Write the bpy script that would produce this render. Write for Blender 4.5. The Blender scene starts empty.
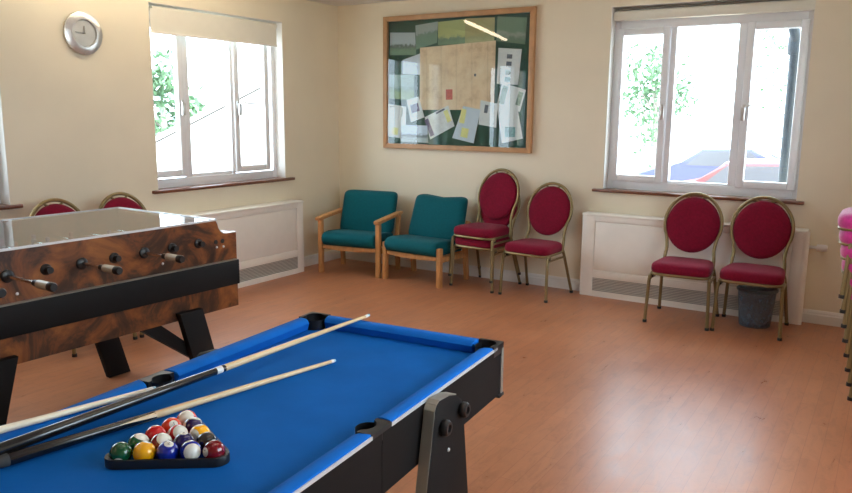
import bpy, bmesh, math, random
from mathutils import Vector, Matrix, Quaternion
random.seed(7)
PI = math.pi
sc = bpy.context.scene
col = sc.collection

# ------------------------------------------------------------------ camera
F_PX, YAW, PITCH, ROLL = 749.69, 0.559855, 0.176384, 0.0091776
cam_d = bpy.data.cameras.new('camera'); cam = bpy.data.objects.new('camera', cam_d); col.objects.link(cam)
cam_d.sensor_width = 36.0; cam_d.lens = F_PX / 852 * 36.0; cam_d.clip_start = 0.02; cam_d.clip_end = 300
_f = Vector((-math.sin(YAW) * math.cos(PITCH), math.cos(YAW) * math.cos(PITCH), -math.sin(PITCH)))
_r = Vector((math.cos(YAW), math.sin(YAW), 0)); _u = _r.cross(_f)
_r2 = _r * math.cos(ROLL) + _u * math.sin(ROLL); _u2 = -_r * math.sin(ROLL) + _u * math.cos(ROLL)
M = Matrix((( _r2.x, _u2.x, -_f.x, 4.5649), (_r2.y, _u2.y, -_f.y, -5.6950), (_r2.z, _u2.z, -_f.z, 1.41), (0, 0, 0, 1)))
cam.matrix_world = M
sc.camera = cam

# ------------------------------------------------------------------ world and exposure
w = bpy.data.worlds.new('sky'); sc.world = w; w.use_nodes = True
bg = w.node_tree.nodes['Background']
bg.inputs[0].default_value = (0.74, 0.87, 1.0, 1); bg.inputs[1].default_value = 11.0
sc.view_settings.view_transform = 'Standard'; sc.view_settings.look = 'None'
sc.view_settings.exposure = -0.18; sc.view_settings.gamma = 1.0; sc.view_settings.use_curve_mapping = False
sc.cycles.use_denoising = True
sc.cycles.max_bounces = 10; sc.cycles.diffuse_bounces = 6; sc.cycles.glossy_bounces = 4
sc.cycles.transparent_max_bounces = 12; sc.cycles.sample_clamp_indirect = 6.0
sc.cycles.caustics_reflective = False; sc.cycles.caustics_refractive = False

# sun high behind the building, to the right: lights what stands outside the two visible windows
sun_d = bpy.data.lights.new('sun', 'SUN'); sun_d.energy = 7.0; sun_d.angle = 0.02; sun_d.color = (1.0, 0.95, 0.86)
sun = bpy.data.objects.new('sun', sun_d); col.objects.link(sun)
sun.rotation_euler = Vector((0.34, -0.26, 1.0)).to_track_quat('Z', 'Y').to_euler()

def portal(name, loc, rot, sx, sy):
    l = bpy.data.lights.new(name, 'AREA'); l.shape = 'RECTANGLE'; l.size = sx; l.size_y = sy
    l.cycles.is_portal = True
    o = bpy.data.objects.new(name, l); o.location = loc; o.rotation_euler = rot; col.objects.link(o)
# daylight portals, one in each window opening
portal('back_window_daylight', (3.31, 0.27, 1.47), (-PI / 2, 0, 0), 1.38, 1.28)
portal('left_window_daylight', (-0.27, -1.43, 1.5), (0, -PI / 2, 0), 1.28, 1.36)
portal('second_left_window_daylight', (-0.27, -3.86, 1.5), (0, -PI / 2, 0), 1.28, 1.36)
portal('right_window_daylight', (5.57, -3.6, 1.5), (0, PI / 2, 0), 1.28, 2.4)

# ------------------------------------------------------------------ materials
def newmat(name):
    m = bpy.data.materials.new(name); m.use_nodes = True
    nt = m.node_tree; b = nt.nodes['Principled BSDF']
    return m, nt, b
def N(nt, t, **kw):
    n = nt.nodes.new(t)
    for k, v in kw.items(): setattr(n, k, v)
    return n
def ramp(nt, stops):
    r = nt.nodes.new('ShaderNodeValToRGB'); e = r.color_ramp.elements
    while len(e) < len(stops): e.new(0.5)
    for i, (p, c) in enumerate(stops):
        e[i].position = p; e[i].color = (c[0], c[1], c[2], 1)
    return r
def lin(r, g, b):
    def f(v):
        v /= 255.0
        return v / 12.92 if v <= 0.04045 else ((v + 0.055) / 1.055) ** 2.4
    return (f(r), f(g), f(b))
def mat(name, c, rough=0.5, metal=0.0, var=0.08, scale=12.0, bump=0.0, bscale=None, coat=0.0, stretch=None, sheen=0.0, spec=0.5):
    """plain surface with slight procedural tone variation and bump"""
    m, nt, b = newmat(name)
    tc = N(nt, 'ShaderNodeTexCoord'); mp = N(nt, 'ShaderNodeMapping')
    nt.links.new(tc.outputs['Object'], mp.inputs[0])
    if stretch: mp.inputs['Scale'].default_value = stretch
    n = N(nt, 'ShaderNodeTexNoise'); n.inputs['Scale'].default_value = scale; n.inputs['Detail'].default_value = 4
    nt.links.new(mp.outputs[0], n.inputs['Vector'])
    lo = tuple(max(0, v * (1 - var)) for v in c); hi = tuple(min(1, v * (1 + var)) for v in c)
    r = ramp(nt, [(0.3, lo), (0.7, hi)])
    nt.links.new(n.outputs['Fac'], r.inputs[0]); nt.links.new(r.outputs[0], b.inputs['Base Color'])
    b.inputs['Roughness'].default_value = rough; b.inputs['Metallic'].default_value = metal
    b.inputs['Coat Weight'].default_value = coat; b.inputs['Sheen Weight'].default_value = sheen
    b.inputs['Specular IOR Level'].default_value = spec
    if bump:
        n2 = N(nt, 'ShaderNodeTexNoise'); n2.inputs['Scale'].default_value = bscale or scale * 8
        nt.links.new(mp.outputs[0], n2.inputs['Vector'])
        bp = N(nt, 'ShaderNodeBump'); bp.inputs['Strength'].default_value = bump; bp.inputs['Distance'].default_value = 0.004
        nt.links.new(n2.outputs['Fac'], bp.inputs['Height']); nt.links.new(bp.outputs[0], b.inputs['Normal'])
    return m
def mat_glass(name, tint=(1, 1, 1), refl=1.0, rough=0.0):
    m, nt, b = newmat(name); nt.nodes.remove(b)
    out = nt.nodes['Material Output']
    t = N(nt, 'ShaderNodeBsdfTransparent'); t.inputs[0].default_value = (*tint, 1)
    g = N(nt, 'ShaderNodeBsdfGlossy'); g.inputs['Roughness'].default_value = rough
    fr = N(nt, 'ShaderNodeFresnel'); fr.inputs[0].default_value = 1.5
    mu = N(nt, 'ShaderNodeMath', operation='MULTIPLY'); mu.inputs[1].default_value = refl; mu.use_clamp = True
    mx = N(nt, 'ShaderNodeMixShader')
    ge = N(nt, 'ShaderNodeNewGeometry'); inv = N(nt, 'ShaderNodeMath', operation='SUBTRACT'); inv.inputs[0].default_value = 1.0
    nt.links.new(ge.outputs['Backfacing'], inv.inputs[1]); fm = N(nt, 'ShaderNodeMath', operation='MULTIPLY')
    nt.links.new(mu.outputs[0], fm.inputs[0]); nt.links.new(inv.outputs[0], fm.inputs[1])
    nt.links.new(fr.outputs[0], mu.inputs[0]); nt.links.new(fm.outputs[0], mx.inputs[0])
    nt.links.new(t.outputs[0], mx.inputs[1]); nt.links.new(g.outputs[0], mx.inputs[2]); nt.links.new(mx.outputs[0], out.inputs[0])
    return m
def mat_emit(name, c, s):
    m, nt, b = newmat(name)
    b.inputs['Base Color'].default_value = (*c, 1); b.inputs['Emission Color'].default_value = (*c, 1); b.inputs['Emission Strength'].default_value = s
    return m

W_ = {}
W_['wall'] = mat('cream_wall_paint', (0.83, 0.755, 0.585), 0.6, var=0.03, scale=2.5, bump=0.12, bscale=160)
W_['ceiling'] = mat('white_ceiling_paint', (0.80, 0.79, 0.77), 0.8, var=0.02)
W_['white'] = mat('white_gloss_paint', (0.80, 0.78, 0.73), 0.35, var=0.02)
W_['upvc'] = mat('white_window_plastic', (0.86, 0.88, 0.90), 0.3, var=0.01)
W_['radiator'] = mat('cream_white_metal_casing', (0.90, 0.86, 0.78), 0.4, var=0.02)
W_['sill'] = mat('dark_varnished_wood_sill', lin(112, 66, 44), 0.3, var=0.25, scale=9, stretch=(1, 8, 8), coat=0.4)
W_['blind'] = mat('cream_blind_fabric', (0.80, 0.77, 0.66), 0.7, var=0.02)
W_['glass'] = mat_glass('window_glass', (0.97, 0.99, 0.99), 0.6)
W_['oak'] = mat('light_oak', lin(196, 142, 88), 0.45, var=0.16, scale=14, stretch=(3, 3, 0.6))
W_['frameoak'] = mat('oak_board_frame', lin(190, 146, 102), 0.45, var=0.10, scale=14, stretch=(1, 4, 1))
W_['green'] = mat('teal_green_fabric', lin(0, 88, 98), 0.85, var=0.10, scale=60, bump=0.35, bscale=500, sheen=0.05, spec=0.2)
W_['red'] = mat('burgundy_fabric', lin(124, 8, 42), 0.85, var=0.16, scale=70, bump=0.35, bscale=450, sheen=0.06, spec=0.2)
W_['pink'] = mat('burgundy_fabric_pink_glare', lin(196, 30, 130), 0.6, var=0.14, scale=70, bump=0.3, bscale=450, sheen=0.5)  # burgundy seats under glare: the pink light is painted into colour and sheen
W_['brass'] = mat('dull_gold_metal', lin(140, 122, 84), 0.42, metal=0.65, var=0.06)
W_['blackplastic'] = mat('black_plastic', (0.012, 0.012, 0.013), 0.4, var=0.1)
W_['blacklam'] = mat('black_laminate', (0.010, 0.009, 0.009), 0.6, var=0.15, scale=5, spec=0.15)
W_['chrome'] = mat('chrome', (0.75, 0.75, 0.76), 0.15, metal=1.0, var=0.02)
W_['steel'] = mat('brushed_steel', (0.72, 0.72, 0.71), 0.28, metal=0.9, var=0.08, scale=30)
W_['edge'] = mat('grey_edge_trim', (0.35, 0.34, 0.30), 0.35, metal=0.5, var=0.05)
W_['silver'] = mat('silver_trim', (0.72, 0.74, 0.76), 0.3, metal=0.3, var=0.03)
W_['cloth'] = mat('blue_baize', lin(10, 97, 180), 0.9, var=0.08, scale=7, bump=0.2, bscale=600, spec=0.12)
W_['cushcloth'] = mat('blue_rail_cloth_lit', lin(14, 104, 196), 0.85, var=0.05, scale=20, bump=0.2, bscale=600, spec=0.15)  # same cloth as the bed, coloured lighter to paint in light on the rails
W_['maple'] = mat('pale_maple', lin(226, 196, 148), 0.3, var=0.08, scale=20, stretch=(6, 6, 0.8), coat=0.5)
W_['cream'] = mat('cream_lacquer', lin(238, 226, 200), 0.3, var=0.04, coat=0.5)
W_['cueblack'] = mat('black_lacquer', (0.01, 0.01, 0.011), 0.2, var=0.1, coat=0.6)
W_['ivory'] = mat('white_ferrule', lin(236, 236, 232), 0.3, var=0.02)
W_['chalkblue'] = mat('blue_grey_leather_tip', lin(150, 190, 215), 0.8, var=0.05)
W_['grip'] = mat('pale_grip_plastic', (0.62, 0.58, 0.5), 0.25, var=0.05, metal=0.2)
W_['tubewhite'] = mat('white_fitting', (0.8, 0.8, 0.8), 0.4, var=0.01)
W_['tubelight'] = mat_emit('lit_tube', (1.0, 0.84, 0.62), 25.0)
W_['playfield'] = mat('pale_playfield', (0.52, 0.60, 0.56), 0.5, var=0.05)
W_['playred'] = mat('red_player', lin(150, 30, 30), 0.4)
W_['playblue'] = mat('blue_player', lin(30, 50, 130), 0.4)
W_['grass'] = mat('pale_gravel_ground', (0.55, 0.53, 0.49), 0.9, var=0.15, scale=3)
W_['leaf'] = mat('green_leaves', (0.10, 0.19, 0.09), 0.6, var=0.5, scale=4)
W_['bark'] = mat('brown_bark', (0.34, 0.30, 0.26), 0.9, var=0.3)
W_['render'] = mat('white_wall_render', (0.82, 0.82, 0.80), 0.8, var=0.04)
W_['slate'] = mat('grey_roof_slate', (0.45, 0.42, 0.40), 0.7, var=0.2, scale=8)
W_['pipe'] = mat('dark_grey_drainpipe', (0.035, 0.045, 0.06), 0.45, var=0.1)
W_['carred'] = mat('red_car_paint', (0.14, 0.03, 0.035), 0.3, var=0.02, coat=0.8)
W_['carblue'] = mat('blue_car_paint', (0.045, 0.05, 0.20), 0.3, var=0.02, coat=0.8)
W_['carglass'] = mat('car_glass', (0.10, 0.10, 0.11), 0.1, var=0.02)
W_['rubber'] = mat('grey_rubber', (0.05, 0.05, 0.05), 0.8)
W_['grille'] = None

def grille_mat():
    m, nt, b = newmat('woven_metal_grille')
    tc = N(nt, 'ShaderNodeTexCoord'); wv = N(nt, 'ShaderNodeTexWave', wave_type='BANDS', bands_direction='Z')
    wv.inputs['Scale'].default_value = 26; wv.inputs['Distortion'].default_value = 1.5; wv.inputs['Detail'].default_value = 2
    nt.links.new(tc.outputs['Object'], wv.inputs[0])
    r = ramp(nt, [(0.2, (0.34, 0.33, 0.30)), (0.8, (0.70, 0.67, 0.60))])
    nt.links.new(wv.outputs['Fac'], r.inputs[0]); nt.links.new(r.outputs[0], b.inputs['Base Color'])
    b.inputs['Roughness'].default_value = 0.5; b.inputs['Metallic'].default_value = 0.3
    bp = N(nt, 'ShaderNodeBump'); bp.inputs['Distance'].default_value = 0.004
    nt.links.new(wv.outputs['Fac'], bp.inputs['Height']); nt.links.new(bp.outputs[0], b.inputs['Normal'])
    return m
W_['grille'] = grille_mat()

def floor_mat():
    m, nt, b = newmat('orange_brown_wood_vinyl'); L = nt.links.new
    tc = N(nt, 'ShaderNodeTexCoord'); mp = N(nt, 'ShaderNodeMapping'); L(tc.outputs['Object'], mp.inputs[0])
    mp.inputs['Rotation'].default_value = (0, 0, PI / 2)
    br = N(nt, 'ShaderNodeTexBrick'); br.offset = 0.37
    br.inputs['Scale'].default_value = 1.0; br.inputs['Brick Width'].default_value = 0.42; br.inputs['Row Height'].default_value = 0.07
    br.inputs['Mortar Size'].default_value = 0.0016; br.inputs['Mortar Smooth'].default_value = 0.6
    br.inputs['Color1'].default_value = (*lin(180, 116, 80), 1); br.inputs['Color2'].default_value = (*lin(187, 124, 87), 1)
    br.inputs['Mortar'].default_value = (*lin(166, 105, 74), 1)
    L(mp.outputs[0], br.inputs['Vector'])
    mp2 = N(nt, 'ShaderNodeMapping'); mp2.inputs['Scale'].default_value = (7, 1.8, 1); L(tc.outputs['Object'], mp2.inputs[0])
    n = N(nt, 'ShaderNodeTexNoise'); n.inputs['Scale'].default_value = 3.0; n.inputs['Detail'].default_value = 8; n.inputs['Roughness'].default_value = 0.7; n.inputs['Distortion'].default_value = 0.8
    L(mp2.outputs[0], n.inputs['Vector'])
    r = ramp(nt, [(0.30, (0.74, 0.71, 0.69)), (0.5, (0.98, 0.98, 0.98)), (0.72, (1.10, 1.10, 1.10))]); L(n.outputs['Fac'], r.inputs[0])
    mx = N(nt, 'ShaderNodeMix', data_type='RGBA', blend_type='MULTIPLY'); mx.inputs[0].default_value = 0.9
    L(br.outputs['Color'], mx.inputs[6]); L(r.outputs[0], mx.inputs[7])
    n3 = N(nt, 'ShaderNodeTexNoise'); n3.inputs['Scale'].default_value = 1.3; n3.inputs['Detail'].default_value = 6; L(tc.outputs['Object'], n3.inputs['Vector'])
    r3 = ramp(nt, [(0.35, (0.88, 0.85, 0.84)), (0.65, (1.05, 1.05, 1.05))]); L(n3.outputs['Fac'], r3.inputs[0])
    mx2 = N(nt, 'ShaderNodeMix', data_type='RGBA', blend_type='MULTIPLY'); mx2.inputs[0].default_value = 1.0
    L(mx.outputs[2], mx2.inputs[6]); L(r3.outputs[0], mx2.inputs[7])
    # dark scuffs
    n4 = N(nt, 'ShaderNodeTexNoise'); n4.inputs['Scale'].default_value = 14; n4.inputs['Detail'].default_value = 8; n4.inputs['Distortion'].default_value = 2.5; L(tc.outputs['Object'], n4.inputs['Vector'])
    r4 = ramp(nt, [(0.24, (0.84, 0.82, 0.84)), (0.34, (1, 1, 1))]); L(n4.outputs['Fac'], r4.inputs[0])
    mx3 = N(nt, 'ShaderNodeMix', data_type='RGBA', blend_type='MULTIPLY'); mx3.inputs[0].default_value = 1.0
    L(mx2.outputs[2], mx3.inputs[6]); L(r4.outputs[0], mx3.inputs[7])
    L(mx3.outputs[2], b.inputs['Base Color'])
    rr = N(nt, 'ShaderNodeMapRange'); rr.inputs[1].default_value = 0.3; rr.inputs[2].default_value = 0.7; rr.inputs[3].default_value = 0.27; rr.inputs[4].default_value = 0.36
    L(n.outputs['Fac'], rr.inputs[0]); L(rr.outputs[0], b.inputs['Roughness'])
    bp = N(nt, 'ShaderNodeBump'); bp.inputs['Strength'].default_value = 0.15; bp.inputs['Distance'].default_value = 0.0012
    L(n.outputs['Fac'], bp.inputs['Height']); L(bp.outputs[0], b.inputs['Normal'])
    return m
W_['floor'] = floor_mat()

def burl_mat():
    m, nt, b = newmat('burl_walnut_laminate'); L = nt.links.new
    tc = N(nt, 'ShaderNodeTexCoord')
    n = N(nt, 'ShaderNodeTexNoise'); n.inputs['Scale'].default_value = 3.6; n.inputs['Detail'].default_value = 9; n.inputs['Roughness'].default_value = 0.62; n.inputs['Distortion'].default_value = 2.2
    L(tc.outputs['Object'], n.inputs['Vector'])
    r = ramp(nt, [(0.30, lin(26, 16, 12)), (0.43, lin(66, 40, 26)), (0.53, lin(116, 66, 34)), (0.68, lin(152, 94, 46)), (0.8, lin(84, 50, 30))])
    L(n.outputs['Fac'], r.inputs[0]); L(r.outputs[0], b.inputs['Base Color'])
    b.inputs['Roughness'].default_value = 0.35
    return m
W_['burl'] = burl_mat()

def bin_mat():
    m, nt, b = newmat('translucent_smoky_plastic')
    b.inputs['Base Color'].default_value = (0.20, 0.26, 0.32, 1); b.inputs['Roughness'].default_value = 0.25
    t = N(nt, 'ShaderNodeBsdfTransparent'); t.inputs[0].default_value = (0.72, 0.76, 0.80, 1)
    n = N(nt, 'ShaderNodeTexNoise'); n.inputs['Scale'].default_value = 9; n.inputs['Detail'].default_value = 4
    rg = N(nt, 'ShaderNodeMapRange'); rg.inputs[1].default_value = 0.3; rg.inputs[2].default_value = 0.7; rg.inputs[3].default_value = 0.25; rg.inputs[4].default_value = 0.6
    mx = N(nt, 'ShaderNodeMixShader'); out = nt.nodes['Material Output']
    nt.links.new(n.outputs['Fac'], rg.inputs[0]); nt.links.new(rg.outputs[0], mx.inputs[0])
    nt.links.new(t.outputs[0], mx.inputs[1]); nt.links.new(b.outputs[0], mx.inputs[2]); nt.links.new(mx.outputs[0], out.inputs[0])
    return m
W_['bin'] = bin_mat()

# ------------------------------------------------------------------ mesh helpers
class MB:
    def __init__(s): s.bm = bmesh.new(); s.mats = []
    def _mi(s, m):
        if m is None: return 0
        if m not in s.mats: s.mats.append(m)
        return s.mats.index(m)
    def box(s, x0, x1, y0, y1, z0, z1, mtx=None, bevel=0.0):
        vs = [s.bm.verts.new((x, y, z)) for x in (x0, x1) for y in (y0, y1) for z in (z0, z1)]
        fs = [(0, 1, 3, 2), (4, 6, 7, 5), (0, 4, 5, 1), (2, 3, 7, 6), (0, 2, 6, 4), (1, 5, 7, 3)]
        ff = [s.bm.faces.new([vs[i] for i in f]) for f in fs]
        if bevel:
            es = list({e for f in ff for e in f.edges})
            g = bmesh.ops.bevel(s.bm, geom=es, offset=bevel, segments=2, affect='EDGES', profile=0.5)
            vs = list({v for f in g['faces'] for v in f.verts} | {v for v in vs if v.is_valid})
        if mtx is not None:
            for v in vs: v.co = mtx @ v.co
        return s
    def prism(s, pts, d, mtx=None, bevel=0.0):
        """pts: 2D outline in local XY extruded along +Z by d; mtx places it"""
        a = [s.bm.verts.new((p[0], p[1], 0)) for p in pts]; b = [s.bm.verts.new((p[0], p[1], d)) for p in pts]
        n = len(pts); fs = []
        fs.append(s.bm.faces.new(list(reversed(a)))); fs.append(s.bm.faces.new(b))
        for i in range(n): fs.append(s.bm.faces.new((a[i], a[(i + 1) % n], b[(i + 1) % n], b[i])))
        vs = a + b
        if bevel:
            es = [e for e in set(fs[0].edges) | set(fs[1].edges)]
            g = bmesh.ops.bevel(s.bm, geom=es, offset=bevel, segments=2, affect='EDGES', profile=0.5)
            vs = list({v for f in g['faces'] for v in f.verts} | {v for v in vs if v.is_valid})
        if mtx is not None:
            for v in vs: v.co = mtx @ v.co
        return s
    def tube(s, path, r, seg=10, closed=False, caps=True, squash=1.0):
        path = [Vector(p) for p in path]; n = len(path)
        rs = r if isinstance(r, (list, tuple)) else [r] * n
        rings = []; up = None
        for i, p in enumerate(path):
            if closed: t = (path[(i + 1) % n] - path[i - 1]).normalized()
            else: t = (path[min(i + 1, n - 1)] - path[max(i - 1, 0)]).normalized()
            if up is None:
                up = Vector((0, 0, 1)) if abs(t.z) < 0.9 else Vector((1, 0, 0))
            a = t.cross(up)
            if a.length < 1e-5: a = t.orthogonal()
            a.normalize(); b = t.cross(a).normalized(); up = a.cross(t).normalized()
            rings.append([s.bm.verts.new(p + a * math.cos(2 * PI * k / seg) * rs[i] + b * math.sin(2 * PI * k / seg) * rs[i] * squash) for k in range(seg)])
        m = n if closed else n - 1
        for i in range(m):
            A = rings[i]; B = rings[(i + 1) % n]
            for k in range(seg): s.bm.faces.new((A[k], A[(k + 1) % seg], B[(k + 1) % seg], B[k]))
        if not closed and caps:
            s.bm.faces.new(list(reversed(rings[0]))); s.bm.faces.new(rings[-1])
        return s
    def lathe(s, prof, seg=24, mtx=None, cap=True):
        """prof: (r, z) list revolved about local Z"""
        rings = []
        for r, z in prof:
            if r < 1e-6: rings.append([s.bm.verts.new((0, 0, z))])
            else: rings.append([s.bm.verts.new((r * math.cos(2 * PI * k / seg), r * math.sin(2 * PI * k / seg), z)) for k in range(seg)])
        for A, B in zip(rings, rings[1:]):
            for k in range(seg):
                k2 = (k + 1) % seg
                if len(A) == 1 and len(B) == 1: continue
                if len(A) == 1: s.bm.faces.new((A[0], B[k], B[k2]))
                elif len(B) == 1: s.bm.faces.new((A[k], B[0], A[k2]))
                else: s.bm.faces.new((A[k], A[k2], B[k2], B[k]))
        if cap:
            if len(rings[0]) > 2: s.bm.faces.new(rings[0])
            if len(rings[-1]) > 2: s.bm.faces.new(rings[-1])
        if mtx is not None:
            for R_ in rings:
                for v in R_: v.co = mtx @ v.co
        return s
    def loft(s, rings, cap=True):
        R_ = [[s.bm.verts.new(p) for p in r] for r in rings]; n = len(R_[0])
        for A, B in zip(R_, R_[1:]):
            for k in range(n): s.bm.faces.new((A[k], A[(k + 1) % n], B[(k + 1) % n], B[k]))
        if cap: s.bm.faces.new(list(reversed(R_[0]))); s.bm.faces.new(R_[-1])
        return s
    def build(s, name, m, parent=None, loc=None, rot=None, smooth=True, angle=38):
        bmesh.ops.recalc_face_normals(s.bm, faces=s.bm.faces[:])
        me = bpy.data.meshes.new(name); s.bm.to_mesh(me); s.bm.free()
        for mm in (m if isinstance(m, (list, tuple)) else [m]): me.materials.append(mm)
        if smooth:
            me.polygons.foreach_set('use_smooth', [True] * len(me.polygons)); me.set_sharp_from_angle(angle=math.radians(angle))
        o = bpy.data.objects.new(name, me); col.objects.link(o)
        if parent: o.parent = parent
        if loc: o.location = loc
        if rot: o.rotation_euler = rot
        return o
def tag(o, label=None, cat=None, group=None, kind=None):
    if label: o['label'] = label
    if cat: o['category'] = cat
    if group: o['group'] = group
    if kind: o['kind'] = kind
    return o
def empty(name, loc=(0, 0, 0), rz=0.0):
    o = bpy.data.objects.new(name, None); col.objects.link(o); o.location = loc; o.rotation_euler = (0, 0, rz)
    o.empty_display_size = 0.05
    return o
def struct(o, label=None): o['kind'] = 'structure'; return o
def copy_tree(o, kids, parent=None):
    c = o.copy(); col.objects.link(c); c.parent = parent
    for ch in kids.get(o, []): copy_tree(ch, kids, c)
    return c
def kids_map():
    k = {}
    for o in col.objects:
        if o.parent: k.setdefault(o.parent, []).append(o)
    return k
def lerp(a, b, t): return a + (b - a) * t
def frame_mtx(o, x, y):
    """matrix whose local X, Y axes are x, y at origin o"""
    x = Vector(x).normalized(); y = Vector(y).normalized(); z = x.cross(y)
    return Matrix(((x.x, y.x, z.x, o[0]), (x.y, y.y, z.y, o[1]), (x.z, y.z, z.z, o[2]), (0, 0, 0, 1)))
YZ = lambda x: frame_mtx((x, 0, 0), (0, 1, 0), (0, 0, 1))      # outline in (y, z), extruded along +x
def superell(rx, ry, n=28, e=4.0):
    out = []
    for k in range(n):
        a = 2 * PI * k / n; c, s_ = math.cos(a), math.sin(a)
        out.append((rx * math.copysign(abs(c) ** (2 / e), c), ry * math.copysign(abs(s_) ** (2 / e), s_)))
    return out
def smooth_path(pts, sub=4, closed=False):
    pts = [Vector(p) for p in pts]; n = len(pts); out = []
    rng = range(n) if closed else range(n - 1)
    for i in rng:
        p0 = pts[(i - 1) % n] if (closed or i > 0) else pts[0]; p1 = pts[i]; p2 = pts[(i + 1) % n]; p3 = pts[(i + 2) % n] if (closed or i + 2 < n) else pts[-1]
        for k in range(sub):
            t = k / sub
            out.append(0.5 * ((2 * p1) + (p2 - p0) * t + (2 * p0 - 5 * p1 + 4 * p2 - p3) * t * t + (3 * p1 - p0 - 3 * p2 + p3) * t ** 3))
    if not closed: out.append(pts[-1])
    return out

# ------------------------------------------------------------------ room shell
RX, RY, RH, T = 5.3, -8.5, 2.378, 0.27
struct(MB().box(-T, RX + T, RY - T, T, -0.12, 0).build('floor', W_['floor'], smooth=False))
struct(MB().box(-T, RX + T, RY - T, T, RH, RH + 0.12).build('ceiling', W_['ceiling'], smooth=False))
def wall_pieces(mb, axis, base, sgn, a0, a1, holes):
    """axis 'x': wall runs along x at y=base, thickness outwards sgn; axis 'y' likewise"""
    def bx(p, q, z0, z1):
        lo, hi = sorted((base, base + sgn * T))
        if axis == 'x': mb.box(p, q, lo, hi, z0, z1)
        else: mb.box(lo, hi, p, q, z0, z1)
    cur = a0
    for (h0, h1, z0, z1) in sorted(holes):
        bx(cur, h0, 0, RH); bx(h0, h1, 0, z0); bx(h0, h1, z1, RH); cur = h1
    bx(cur, a1, 0, RH)
BW = (2.623, 3.995, 0.837, 2.205)       # back window opening
LW = (-2.105, -0.752, 0.834, 2.159)
LW2 = (-4.54, -3.19, 0.834, 2.159)
RW = (-4.8, -2.4, 0.834, 2.10)
ReW = (2.1, 4.3, 0.834, 2.10)
m = MB(); wall_pieces(m, 'x', 0, 1, -T, RX + T, [BW]); struct(m.build('wall_back', W_['wall'], smooth=False))
m = MB(); wall_pieces(m, 'y', 0, -1, RY, 0, [LW, LW2]); struct(m.build('wall_left', W_['wall'], smooth=False))
m = MB(); wall_pieces(m, 'y', RX, 1, RY, 0, [RW]); struct(m.build('wall_right', W_['wall'], smooth=False))
m = MB(); wall_pieces(m, 'x', RY, -1, -T, RX + T, []); struct(m.build('wall_rear', W_['wall'], smooth=False))
# baseboards
def base_profile(): return [(0, 0), (0.018, 0), (0.018, 0.060), (0.013, 0.068), (0.013, 0.078), (0.006, 0.092), (0, 0.092)]
def baseboard(name, o, along, out, length):
    m = MB(); m.prism([(p[0], p[1]) for p in base_profile()], length, frame_mtx(o, out, (0, 0, 1)))
    struct(m.build(name, W_['white'], smooth=False))
baseboard('baseboard_back', (RX, 0, 0), None, (0, -1, 0), RX)      # extrudes along out x up = -x
baseboard('baseboard_left', (0, 0, 0), None, (1, 0, 0), -RY)
baseboard('baseboard_right', (RX, RY, 0), None, (-1, 0, 0), -RY)

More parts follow.
